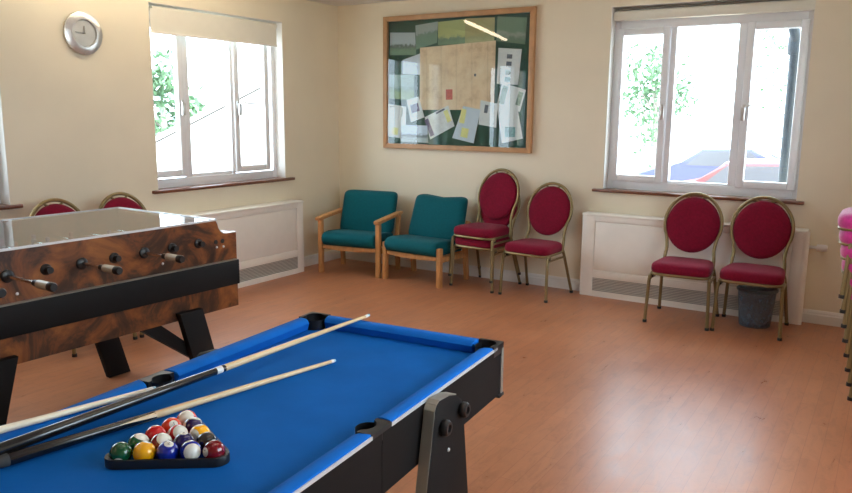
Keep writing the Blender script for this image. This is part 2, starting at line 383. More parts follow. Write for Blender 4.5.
def window(idx, P, op, panes, fr_d=(0.10, 0.165), open_right=False, hand=()):
    """P(u, v, d) maps wall coords to world; op = opening u0,u1,z0,z1; panes = list of pane rects (u0,u1,z0,z1,sash)"""
    u0, u1, z0, z1 = op
    root = struct(empty('window_%d' % idx, P((u0 + u1) / 2, z0, 0.13)))
    def bx(mb, a0, a1, c0, c1, d0, d1, bevel=0.004):
        p = P(a0, c0, d0); q = P(a1, c1, d1)
        l = root.location
        mb.box(min(p[0], q[0]) - l[0], max(p[0], q[0]) - l[0], min(p[1], q[1]) - l[1], max(p[1], q[1]) - l[1], min(p[2], q[2]) - l[2], max(p[2], q[2]) - l[2], bevel=bevel)
    d0, d1 = fr_d; fw = 0.042
    m = MB()
    bx(m, u0, u0 + fw, z0, z1, d0, d1); bx(m, u1 - fw, u1, z0, z1, d0, d1)
    bx(m, u0 + fw, u1 - fw, z0, z0 + 0.067, d0, d1); bx(m, u0 + fw, u1 - fw, 2.048 if z1 > 2.12 else z1 - 0.07, z1, d0, d1)
    for a, b in zip(panes, panes[1:]):
        c = (a[1] + b[0]) / 2 if a[4] == b[4] else ((a[1] + (0.055 if a[4] else 0.0)) + (b[0] - (0.055 if b[4] else 0.0))) / 2
        hw = max(0.016, abs((b[0] - (0.055 if b[4] else 0.0)) - (a[1] + (0.055 if a[4] else 0.0))) / 2)
        bx(m, c - hw, c + hw, z0 + 0.067, 2.05, d0, d1)
    m.build('window_frame', W_['upvc'], root)
    m = MB(); e_ = 0.003
    bx(m, u0, u0 + e_, z0, z1, 0.001, d0, 0); bx(m, u1 - e_, u1, z0, z1, 0.001, d0, 0); bx(m, u0 + e_, u1 - e_, z1 - e_, z1, 0.001, d0, 0)
    m.build('reveal_lining', W_['white'], root, smooth=False)
    for a in panes:
        if a[4]:
            s_ = 0.052; m = MB(); e0, e1 = d0 - 0.022, d0 + 0.03
            bx(m, a[0] - s_, a[0], a[2] - s_, a[3] + s_, e0, e1, 0.008); bx(m, a[1], a[1] + s_, a[2] - s_, a[3] + s_, e0, e1, 0.008)
            bx(m, a[0], a[1], a[2] - s_, a[2], e0, e1, 0.008); bx(m, a[0], a[1], a[3], a[3] + s_, e0, e1, 0.008)
            so = m.build('sash', W_['upvc'], root)
            m = MB(); bx(m, a[0], a[1], a[2], a[3], d0 + 0.006, d0 + 0.012, 0); m.build('pane', W_['glass'], so, smooth=False)
        else:
            m = MB(); g = 0.012; bx(m, a[0] - g, a[1] + g, a[2] - g, a[3] + g, d0 + 0.03, d0 + 0.036, 0); m.build('pane', W_['glass'], root, smooth=False)
            if a[2] - (z0 + 0.067) > 0.005:
                m = MB(); bx(m, a[0], a[1], z0 + 0.067, a[2], d0 + 0.01, d0 + 0.05, 0.003); m.build('glazing_bead', W_['upvc'], root)
    for (u, z, dirn) in hand:
        m = MB(); bx(m, u - 0.011, u + 0.011, z - 0.03, z + 0.03, d0 - 0.034, d0 - 0.022, 0.003)
        bx(m, min(u, u + dirn * 0.015) - 0.007, max(u, u + dirn * 0.015) + 0.007, z - 0.085, z + 0.01, d0 - 0.055, d0 - 0.036, 0.004)
        m.build('window_handle', W_['steel'], root)
    return root
PB = lambda u, v, d: (u, d, v)
PL = lambda u, v, d: (-d, u, v)
PR = lambda u, v, d: (RX + d, u, v)
PRe = lambda u, v, d: (u, RY - d, v)
w1 = window(1, PB, BW, [(2.700, 2.995, 0.95, 2.0, 1), (3.092, 3.520, 0.918, 2.05, 0), (3.628, 3.914, 0.95, 2.0, 1)], hand=((3.022, 1.46, 1), (3.600, 1.46, -1)))
w2 = window(2, PL, LW, [(-2.04, -1.812, 0.966, 2.0, 1), (-1.695, -1.260, 0.926, 2.05, 0), (-1.195, -0.900, 0.962, 2.0, 1)], hand=((-1.785, 1.46, -1), (-1.222, 1.46, 1)))
w3 = window(3, PL, LW2, [(-4.44, -4.20, 0.966, 2.0, 1), (-4.10, -3.66, 0.926, 2.05, 0), (-3.56, -3.29, 0.962, 2.0, 1)])
w4 = window(4, PR, RW, [(-4.70, -4.10, 0.966, 1.98, 1), (-4.0, -3.2, 0.926, 2.0, 0), (-3.10, -2.50, 0.962, 1.98, 1)])
def sill(root, x0, x1, y0, y1, z0=0.815, z1=0.838):
    l = root.location; MB().box(x0 - l[0], x1 - l[0], y0 - l[1], y1 - l[1], z0 - l[2], z1 - l[2], bevel=0.006).build('window_sill', W_['sill'], root)
sill(w1, 2.545, 4.045, -0.035, 0.10); sill(w2, -0.10, 0.035, -2.16, -0.665, 0.812, 0.836); sill(w3, -0.10, 0.035, -4.6, -3.13, 0.812, 0.836)
sill(w4, RX - 0.035, RX + 0.1, -4.86, -2.34)
# stay arms of the casements
m = MB(); m.tube([(3.61, 0.07, 1.478), (3.66, 0.05, 1.484), (3.71, 0.045, 1.484)], 0.005); l = w1.location
for v in m.bm.verts: v.co -= Vector(l)
m.build('window_stay', W_['steel'], w1)
m = MB(); m.tube([(-0.06, -1.21, 1.50), (-0.03, -1.16, 1.475), (-0.03, -0.97, 1.470)], 0.006); l = w2.location
for v in m.bm.verts: v.co -= Vector(l)
m.build('window_stay', W_['steel'], w2)

# roller blinds
def blind(name, base, parts, label):
    r = empty(name, base); tag(r, label, 'blind')
    return r
r = blind('roller_blind', (3.31, 0.03, 2.13), None, 'rolled-up cream blind along the top of the back wall window')
MB().box(-0.683, 0.683, 0.0, 0.055, -0.025, 0.045, bevel=0.012).build('blind_cassette', W_['blind'], r)
MB().tube([(-0.66, 0.024, 0.058), (0.66, 0.024, 0.058)], 0.008).build('brackets_rail', W_['edge'], r)
r = blind('roller_blind', (-0.035, -1.43, 2.05), None, 'half-height cream fabric blind hanging over the left wall window')
m = MB(); m.tube([(0, -0.63, 0.072), (0, 0.63, 0.072)], 0.022, seg=16); m.build('blind_roller', W_['blind'], r)
MB().box(0.018, 0.021, -0.655, 0.620, -0.085, 0.07).build('blind_fabric', W_['blind'], r, smooth=False)
MB().box(0.011, 0.028, -0.655, 0.622, -0.100, -0.083, bevel=0.004).build('bottom_bar', W_['radiator'], r)

# ------------------------------------------------------------------ outside
struct(MB().box(-30, 30, -25, 40, -0.9, -0.75).build('ground', W_['grass'], smooth=False))
def tree(loc, h, spread, label, seed, nl=150):
    rnd = random.Random(seed); r = empty('tree', loc); tag(r, label, 'tree')
    m = MB(); m.tube([(0, 0, 0), (0.05, 0, h * 0.35), (-0.03, 0.05, h * 0.7)], [0.16, 0.11, 0.05], seg=8)
    tips = []
    for k in range(9):
        a = rnd.uniform(0, 2 * PI); z0 = h * rnd.uniform(0.25, 0.6); L_ = spread * rnd.uniform(0.5, 0.9)
        t = Vector((math.cos(a) * L_, math.sin(a) * L_, z0 + h * rnd.uniform(0.1, 0.35))); tips.append(t)
        m.tube([(0.03, 0.02, z0), t * 0.5 + Vector((0, 0, z0 * 0.4)), t], [0.05, 0.03, 0.012], seg=6)
    m.build('trunk', W_['bark'], r)
    m = MB()
    for t in tips + [Vector((0, 0, h * 0.85))]:
        for _ in range(nl):
            c = t + Vector((rnd.gauss(0, spread * 0.26), rnd.gauss(0, spread * 0.26), rnd.gauss(0, h * 0.09)))
            s_ = rnd.uniform(0.06, 0.13); q = Quaternion((rnd.gauss(0, 1), rnd.gauss(0, 1), rnd.gauss(0, 1), rnd.gauss(0, 1))).normalized()
            vs = [m.bm.verts.new(c + q @ Vector(p)) for p in ((-s_, 0, 0), (0, -s_ * 0.5, s_ * .15), (s_, 0, 0), (0, s_ * 0.5, s_ * .15))]
            m.bm.faces.new(vs)
    m.build('foliage', W_['leaf'], r, smooth=False)
    return r
tree((-8.9, 5.1, -0.75), 3.2, 0.85, 'leafy green tree outside the left wall window above the roofline', 3, 150)
tree((-2.2, 18.8, -0.75), 4.3, 1.0, 'pale green tree seen through the left pane of the back window', 5, 120)
tree((1.2, 24.5, -0.75), 7.0, 2.0, 'overhanging tree seen through the middle pane of the back window', 9, 60)
# white outbuilding with a sloping roofline
g = empty('outbuilding', (-5.5 - 1.2, 2.3 + 1.6, -0.75)); tag(g, 'white outbuilding with a sloping roof outside the left wall window', 'building')
MB().prism([(-1.4, 0), (3.6, 0), (3.6, 1.85), (1.7, 2.56), (-1.4, 0.95)], 2.0, frame_mtx((0, 0, 0), (0.8, 0.6, 0), (0, 0, 1))).build('wall', W_['render'], g, smooth=False)
MB().prism([(-1.5, 0.92), (1.7, 2.58), (3.7, 1.82), (3.7, 1.90), (1.7, 2.67), (-1.5, 1.00)], 2.2, frame_mtx((-0.06, 0.08, 0), (0.8, 0.6, 0), (0, 0, 1))).build('roof', W_['slate'], g, smooth=False)
# drainpipe
g = empty('drainpipe', (3.845, 0.50, -0.75)); tag(g, 'dark grey drainpipe outside the right pane of the back window', 'pipe')
MB().tube([(0, 0, 0), (0, 0, 2.66), (0.0, -0.03, 2.72), (-0.02, -0.10, 2.80), (-0.02, -0.11, 3.3)], 0.040, seg=14).build('pipe', W_['pipe'], g)
MB().lathe([(0.050, 2.60), (0.058, 2.63), (0.058, 2.72), (0.050, 2.74)], 16).build('collar', W_['pipe'], g)
MB().lathe([(0.046, 1.10), (0.052, 1.12), (0.052, 1.17), (0.046, 1.19)], 16).build('collar', W_['pipe'], g)
def car(loc, rz, paint, label):
    r = empty('car', loc, rz); tag(r, label, 'car', 'cars parked outside the back window')
    body = [(-2.0, 0.28), (-1.95, 0.62), (-1.25, 0.82), (-0.75, 0.88), (-0.25, 1.32), (0.95, 1.36), (1.55, 0.98), (1.98, 0.88), (2.02, 0.30)]
    MB().prism(body, 1.6, frame_mtx((0, 0.8, 0), (1, 0, 0), (0, 0, 1)), bevel=0.06).build('body', paint, r)
    for s_ in (-1, 1):
        MB().prism([(-0.62, 0.90), (-0.20, 1.26), (0.90, 1.29), (1.32, 0.98), (1.30, 0.90)], 0.02, frame_mtx((0, s_ * 0.81 + 0.01, 0), (1, 0, 0), (0, 0, 1))).build('side_window', W_['carglass'], r, smooth=False)
        for x in (-1.25, 1.25):
            MB().lathe([(0, -0.1), (0.2, -0.1), (0.31, -0.09), (0.31, 0.09), (0.2, 0.1), (0, 0.1)], 20, frame_mtx((x, s_ * 0.76, 0.31), (1, 0, 0), (0, 0, 1))).build('wheel', W_['rubber'], r)
car((2.1, 9.6, -0.75), 0.04, W_['carred'], 'low red car parked outside seen through the middle back pane')
car((0.5, 15.0, -0.75), 0.06, W_['carblue'], 'blue car parked behind the red car outside the back window')

# ------------------------------------------------------------------ ceiling tubes
def batten(loc, rz, L_, label):
    r = empty('ceiling_light', loc, rz); tag(r, label, 'ceiling light')
    MB().box(-0.04, 0.04, -L_ / 2, L_ / 2, -0.04, 0.0, bevel=0.006).build('batten', W_['tubewhite'], r)
    MB().tube([(0, -L_ / 2 + 0.03, -0.055), (0, L_ / 2 - 0.03, -0.055)], 0.016, seg=12).build('tube', W_['tubelight'], r)
# the tube mirrored in the noticeboard glass
batten((0.468, -2.19, RH), -0.2504, 2.05, 'lit fluorescent ceiling tube mirrored in the noticeboard glass')
batten((3.6, -3.9, RH), -0.02, 1.5, 'added unseen fluorescent ceiling tube over the pool table')  # out of view, added to supplement the room light
batten((2.6, -6.8, RH), -0.02, 1.5, 'added unseen fluorescent ceiling tube behind the photographer')  # another added tube, never in view, fills the rear of the room

# ------------------------------------------------------------------ radiator casings
def radiator(loc, rz, L_, D, H, label, post=False):
    """local: back at y=0, front at y=-D, x from 0 to L_"""
    r = empty('radiator_cover', loc, rz); tag(r, label, 'radiator cover')
    e = 0.10
    m = MB()
    m.box(0, L_, -D + 0.012, -0.004, 0.0, H - 0.02)      # core
    m.box(0, e, -D, -D + 0.014, 0.0, H - 0.02, bevel=0.003); m.box(L_ - e * 0.8, L_, -D, -D + 0.014, 0.0, H - 0.02, bevel=0.003)
    m.box(e, L_ - e * 0.8, -D, -D + 0.014, 0.0, 0.045); m.box(e, L_ - e * 0.8, -D, -D + 0.014, 0.148, 0.208, bevel=0.003)
    m.box(e, L_ - e * 0.8, -D, -D + 0.014, H - 0.06, H - 0.02, bevel=0.003)
    m.build('casing', W_['radiator'], r)
    MB().box(-0.004, L_ + 0.004, -D - 0.008, -0.004, H - 0.02, H, bevel=0.007).build('top_shelf', W_['radiator'], r)
    MB().box(e + 0.006, L_ - e * 0.8 - 0.006, -D + 0.004, -D + 0.016, 0.214, H - 0.066, bevel=0.003).build('front_panel', W_['radiator'], r)
    MB().box(e, L_ - e * 0.8, -D + 0.006, -D + 0.015, 0.045, 0.148).build('grille', W_['grille'], r, smooth=False)
    return r
rb = radiator((2.515, 0, 0), 0, 1.575, 0.12, 0.655, 'long cream radiator cover with a low grille under the back wall window')
MB().tube([(1.568, -0.098, 0.0), (1.568, -0.098, 0.645)], 0.026, seg=14).build('corner_post', W_['radiator'], rb)
radiator((0, -2.35, 0), PI / 2, 1.65, 0.15, 0.640, 'cream radiator cover behind the football table on the left wall')
# valve on the pipe beside the back radiator
v = empty('radiator_valve', (4.13, -0.05, 0.535)); tag(v, 'white radiator valve sticking out right of the back radiator cover', 'valve')
MB().lathe([(0.011, -0.05), (0.011, 0.02), (0.022, 0.02), (0.024, 0.03), (0.024, 0.075), (0.019, 0.085), (0, 0.085)], 16, frame_mtx((0.0, 0, 0), (0, 1, 0), (0, 0, 1))).build('valve_head', W_['tubewhite'], v)
MB().tube([(-0.025, 0, 0), (-0.06, 0.0, 0)], 0.008, seg=8).build('pipe_stub', W_['steel'], v)

# ------------------------------------------------------------------ noticeboard
def doc_mat(name, base, ink, dens, seed, amount=0.5):
    m, nt, b = newmat(name); L = nt.links.new
    tc = N(nt, 'ShaderNodeTexCoord'); mp = N(nt, 'ShaderNodeMapping'); mp.inputs['Location'].default_value = (seed * 1.7, 0, seed * 0.9); L(tc.outputs['Object'], mp.inputs[0])
    wv = N(nt, 'ShaderNodeTexWave', wave_type='BANDS', bands_direction='Z'); wv.inputs['Scale'].default_value = dens; wv.inputs['Distortion'].default_value = 0
    L(mp.outputs[0], wv.inputs[0])
    n = N(nt, 'ShaderNodeTexNoise'); n.inputs['Scale'].default_value = 22; n.inputs['Detail'].default_value = 3; L(mp.outputs[0], n.inputs['Vector'])
    a = N(nt, 'ShaderNodeMath', operation='MULTIPLY'); L(wv.outputs['Fac'], a.inputs[0]); L(n.outputs['Fac'], a.inputs[1])
    r = ramp(nt, [(0.25, base), (0.6, tuple(lerp(base[i], ink[i], amount) for i in range(3)))]); L(a.outputs[0], r.inputs[0]); L(r.outputs[0], b.inputs['Base Color'])
    b.inputs['Roughness'].default_value = 0.6
    return m
def photo_mat(name, sky, mid, low, seed, split=0.5, scale=45):
    m, nt, b = newmat(name); L = nt.links.new
    tc = N(nt, 'ShaderNodeTexCoord'); sx = N(nt, 'ShaderNodeSeparateXYZ'); L(tc.outputs['Generated'], sx.inputs[0])
    n = N(nt, 'ShaderNodeTexNoise'); n.inputs['Scale'].default_value = scale; n.inputs['Roughness'].default_value = 0.8; n.inputs['Detail'].default_value = 6; n.noise_dimensions = '4D'; n.inputs['W'].default_value = seed; L(tc.outputs['Object'], n.inputs['Vector'])
    a = N(nt, 'ShaderNodeMath', operation='MULTIPLY_ADD'); L(n.outputs['Fac'], a.inputs[0]); a.inputs[1].default_value = 0.75; L(sx.outputs['Z'], a.inputs[2])
    r = ramp(nt, [(split - 0.2 + 0.25, low), (split + 0.22, mid), (split + 0.34, sky)]); L(a.outputs[0], r.inputs[0]); L(r.outputs[0], b.inputs['Base Color'])
    b.inputs['Roughness'].default_value = 0.4
    return m
def map_mat():
    m, nt, b = newmat('beige_folded_map'); L = nt.links.new
    tc = N(nt, 'ShaderNodeTexCoord'); n = N(nt, 'ShaderNodeTexNoise'); n.inputs['Scale'].default_value = 7; n.inputs['Detail'].default_value = 9; n.inputs['Roughness'].default_value = 0.7
    L(tc.outputs['Object'], n.inputs['Vector'])
    r = ramp(nt, [(0.3, lin(206, 170, 138)), (0.5, lin(238, 208, 176)), (0.7, lin(246, 222, 196))]); L(n.outputs['Fac'], r.inputs[0])
    wv = N(nt, 'ShaderNodeTexWave', wave_type='BANDS', bands_direction='X', wave_profile='SAW'); wv.inputs['Scale'].default_value = 2.1; L(tc.outputs['Object'], wv.inputs[0])
    r2 = ramp(nt, [(0.0, (0.86, 0.84, 0.82)), (0.08, (1, 1, 1)), (0.94, (1, 1, 1)), (1.0, (0.90, 0.88, 0.86))]); L(wv.outputs['Fac'], r2.inputs[0])
    mx = N(nt, 'ShaderNodeMix', data_type='RGBA', blend_type='MULTIPLY'); mx.inputs[0].default_value = 1
    L(r.outputs[0], mx.inputs[6]); L(r2.outputs[0], mx.inputs[7]); L(mx.outputs[2], b.inputs['Base Color']); b.inputs['Roughness'].default_value = 0.7
    return m
nb = empty('noticeboard', (1.28, 0, 1.668)); tag(nb, 'large oak-framed green noticeboard with a glass front on the back wall', 'noticeboard')
bx0, bx1, bz0, bz1 = 0.548 - 1.28, 2.016 - 1.28, 1.092 - 1.668, 2.246 - 1.668
W_['felt'] = mat('dark_green_felt', lin(18, 74, 62), 0.9, var=0.08, scale=40, bump=0.3, bscale=400)
MB().box(bx0 + 0.03, bx1 - 0.03, -0.012, -0.001, bz0 + 0.03, bz1 - 0.03).build('backing_board', W_['felt'], nb, smooth=False)
m = MB(); fw = 0.042
# mitred frame, prisms in xz
def fr(pts): m.prism(pts, 0.045, frame_mtx((0, 0, 0), (1, 0, 0), (0, 0, 1)), bevel=0.004)
fr([(bx0, bz0), (bx1, bz0), (bx1 - fw, bz0 + fw), (bx0 + fw, bz0 + fw)]); fr([(bx0, bz1), (bx0 + fw, bz1 - fw), (bx1 - fw, bz1 - fw), (bx1, bz1)])
fr([(bx0, bz0), (bx0 + fw, bz0 + fw), (bx0 + fw, bz1 - fw), (bx0, bz1)]); fr([(bx1, bz0), (bx1, bz1), (bx1 - fw, bz1 - fw), (bx1 - fw, bz0 + fw)])
m.build('frame', W_['frameoak'], nb)
W_['boardglass'] = mat_glass('cabinet_glass', (0.95, 0.98, 0.97), 1.35)
MB().box(bx0 + fw - 0.006, bx1 - fw + 0.006, -0.033, -0.029, bz0 + fw - 0.006, bz1 - fw + 0.006).build('glass_front', W_['boardglass'], nb, smooth=False)
# pinned papers: corner points (x, z) TL, TR, BR, BL on the wall
layer = [0]
def paper(name, q, mt, label, cat, blocks=(), group=None, curl=True):
    y = -0.0135 - 0.0009 * layer[0]; layer[0] += 1
    c = Vector((sum(p[0] for p in q) / 4, sum(p[1] for p in q) / 4)); a = math.atan2(q[1][1] - q[0][1], q[1][0] - q[0][0]) * 0.5 + math.atan2(q[2][1] - q[3][1], q[2][0] - q[3][0]) * 0.5
    ca, sa = math.cos(-a), math.sin(-a)
    loc = []
    for p in q:
        d = Vector(p) - c; loc.append((d.x * ca - d.y * sa, d.x * sa + d.y * ca))
    o = MB().prism([loc[3], loc[2], loc[1], loc[0]], 0.0006, frame_mtx((0, 0, 0), (1, 0, 0), (0, 0, 1))).build(name, mt, smooth=False)
    o.location = (c.x, y, c.y); o.rotation_euler = (0, -a, 0); tag(o, label, cat, group)
    w_ = (loc[1][0] - loc[0][0] + loc[2][0] - loc[3][0]) / 2; h_ = (loc[0][1] - loc[3][1] + loc[1][1] - loc[2][1]) / 2
    for (bn, u0, u1, v0, v1, bm_) in blocks:
        MB().box((u0 - .5) * w_, (u1 - .5) * w_, -0.0010, -0.0005, (v0 - .5) * h_, (v1 - .5) * h_).build(bn, bm_, o, smooth=False)
    return o
white = (0.80, 0.81, 0.83); D1 = doc_mat('printed_page_fine', white, (0.25, 0.28, 0.35), 45, 1, 0.5); D2 = doc_mat('printed_page_faint', white, (0.45, 0.5, 0.6), 30, 2, 0.5)
D3 = doc_mat('printed_page_blue', (0.66, 0.74, 0.86), (0.35, 0.42, 0.55), 40, 3, 0.6)
yel = mat('pale_yellow_ink', (0.80, 0.76, 0.30), 0.6, var=0.1); dk = mat('dark_grey_ink', (0.10, 0.12, 0.16), 0.6, var=0.3, scale=40); pur = mat('purple_grey_ink', (0.16, 0.12, 0.24), 0.6, var=0.3, scale=40)
tl = mat('teal_ink', (0.18, 0.36, 0.38), 0.6, var=0.5, scale=40); rdi = mat('red_stamp_ink', (0.62, 0.12, 0.10), 0.6, var=0.2, scale=60); grn = mat('grey_green_ink', (0.25, 0.35, 0.30), 0.6, var=0.4, scale=40)
G1 = photo_mat('moorland_photo', (0.45, 0.52, 0.58), (0.07, 0.10, 0.09), (0.12, 0.22, 0.13), 1.0, 0.55)
G2 = photo_mat('green_field_photo', (0.32, 0.40, 0.42), (0.14, 0.24, 0.19), (0.12, 0.24, 0.18), 2.0, 0.7)
G3 = photo_mat('meadow_photo', (0.42, 0.46, 0.18), (0.10, 0.20, 0.14), (0.14, 0.26, 0.16), 3.3, 0.4, 20)
G4 = photo_mat('ochre_field_photo', (0.40, 0.36, 0.16), (0.32, 0.34, 0.18), (0.42, 0.44, 0.24), 4.1, 0.5, 20)
G5 = photo_mat('farm_aerial_photo', (0.14, 0.24, 0.16), (0.30, 0.34, 0.28), (0.10, 0.18, 0.12), 5.5, 0.5, 14)
G6 = photo_mat('hillside_photo', (0.30, 0.42, 0.40), (0.12, 0.22, 0.16), (0.22, 0.32, 0.14), 6.5, 0.6, 12)
G7 = photo_mat('seafront_photo', (0.62, 0.70, 0.85), (0.12, 0.14, 0.16), (0.45, 0.50, 0.52), 7.5, 0.55, 26)
paper('photograph', [(0.606, 2.112), (0.872, 2.100), (0.884, 1.910), (0.606, 1.915)], G1, 'grey moorland landscape photograph pinned at the noticeboard upper left', 'photograph')
paper('photograph', [(0.875, 2.160), (1.105, 2.180), (1.098, 2.005), (0.885, 1.955)], G2, 'plain green field photograph left of the yellow meadow picture', 'photograph')
paper('photograph', [(1.106, 2.176), (1.371, 2.186), (1.375, 1.985), (1.109, 1.985)], G3, 'dark meadow photograph with yellow patches above the beige map', 'photograph')
paper('photograph', [(1.372, 2.190), (1.650, 2.184), (1.649, 1.960), (1.375, 1.960)], G4, 'ochre field photograph crossed by the mirrored ceiling tube', 'photograph')
paper('photograph', [(1.675, 2.190), (1.938, 2.166), (1.928, 1.958), (1.668, 1.995)], G5, 'green farm photograph in the noticeboard top right corner', 'photograph')
paper('photograph', [(0.600, 1.745), (0.865, 1.740), (0.870, 1.520), (0.600, 1.535)], G6, 'bluish hillside photograph at the noticeboard left edge', 'photograph')
paper('notice', [(0.745, 1.870), (0.965, 1.930), (0.965, 1.735), (0.745, 1.750)], D3, 'pale blue sheet half hidden behind the left side of the beige map', 'notice')
paper('map', [(0.928, 1.968), (1.666, 2.000), (1.663, 1.440), (0.928, 1.436)], map_mat(), 'large beige folded map in the middle of the noticeboard', 'map',
      (('red_stamp', 0.36, 0.45, 0.16, 0.32, rdi), ('printed_mark', 0.735, 0.76, 0.50, 0.54, dk)))
paper('notice', [(1.692, 1.940), (1.902, 1.922), (1.877, 1.640), (1.685, 1.652)], D2, 'white page with a column of small pictures right of the map', 'notice',
      tuple(('printed_picture', 0.38, 0.62, a, a + 0.12, c_) for a, c_ in ((0.08, tl), (0.27, grn), (0.52, dk), (0.72, dk))))
paper('notice', [(1.735, 1.662), (1.950, 1.600), (1.902, 1.424), (1.690, 1.480)], D2, 'white leaflet with two grey green photo strips at the right', 'notice',
      (('printed_picture', 0.06, 0.28, 0.1, 0.9, grn), ('printed_picture', 0.74, 0.93, 0.25, 0.85, grn)))
paper('notice', [(1.691, 1.478), (1.884, 1.440), (1.936, 1.210), (1.746, 1.165)], D2, 'white poster with a teal handprint-like picture at the lower right', 'notice',
      (('printed_picture', 0.28, 0.76, 0.12, 0.42, tl),))
paper('notice', [(1.538, 1.520), (1.700, 1.490), (1.690, 1.293), (1.524, 1.318)], D2, 'small white notice with a dark photo overlapping the map corner', 'notice',
      (('printed_picture', 0.24, 0.44, 0.52, 0.86, dk),))
paper('notice', [(1.372, 1.470), (1.540, 1.440), (1.480, 1.158), (1.268, 1.198)], D3, 'tilted blue and yellow flyer below the middle of the map', 'notice',
      (('printed_block', 0.08, 0.34, 0.50, 0.92, yel), ('printed_block', 0.26, 0.62, 0.10, 0.38, yel)))
paper('notice', [(0.985, 1.372), (1.225, 1.475), (1.290, 1.300), (1.045, 1.180)], D1, 'steeply tilted white notice with a yellow block under the map left', 'notice',
      (('printed_picture', 0.0, 0.16, 0.08, 0.9, pur), ('printed_block', 0.78, 0.94, 0.3, 0.85, yel), ('printed_heading', 0.5, 0.85, 0.88, 0.96, dk)))
paper('notice', [(0.791, 1.522), (0.919, 1.552), (0.985, 1.372), (0.840, 1.325)], D1, 'small tilted card with a purple picture left of the map corner', 'notice',
      (('printed_picture', 0.22, 0.82, 0.36, 0.72, pur),))
paper('notice', [(0.595, 1.488), (0.792, 1.462), (0.783, 1.180), (0.585, 1.196)], D2, 'white page with a yellow mark at the noticeboard lower left', 'notice',
      (('printed_block', 0.3, 0.62, 0.08, 0.3, yel),))
paper('photograph', [(0.739, 1.302), (1.015, 1.300), (1.027, 1.150), (0.728, 1.152)], G7, 'wide pale blue seafront photograph along the noticeboard bottom left', 'photograph')

# ------------------------------------------------------------------ wall clock
ck = empty('wall_clock', (0.0, -2.632, 1.897)); tag(ck, 'round brushed steel clock on the left wall', 'clock')
A = frame_mtx((0, 0, 0), (0, 1, 0), (0, 0, 1))      # local Z -> +X
MB().lathe([(0.0, 0.001), (0.128, 0.001), (0.136, 0.012), (0.134, 0.022), (0.100, 0.034), (0.086, 0.034), (0.082, 0.020), (0.0, 0.020)], 48, A).build('rim', W_['steel'], ck)
MB().lathe([(0, 0.021), (0.081, 0.021), (0.081, 0.0225), (0, 0.0225)], 40, A).build('dial', mat('pale_grey_dial', (0.55, 0.55, 0.52), 0.4, metal=0.4), ck)
MB().prism([(-0.004, 0.0), (0.004, 0.0), (0.0025, 0.062), (-0.0025, 0.062)], 0.002, frame_mtx((0.0235, 0, 0), (0, 0.05, 0.99), (0, -0.99, 0.05))).build('minute_hand', W_['chrome'], ck, smooth=False)
MB().prism([(-0.004, 0.0), (0.004, 0.0), (0.003, 0.045), (-0.003, 0.045)], 0.002, frame_mtx((0.026, 0, 0), (0, 1, 0), (0, 0, 1))).build('hour_hand', W_['chrome'], ck, smooth=False)
MB().lathe([(0, 0.023), (0.006, 0.023), (0.006, 0.031), (0, 0.031)], 12, A).build('hub', W_['chrome'], ck)

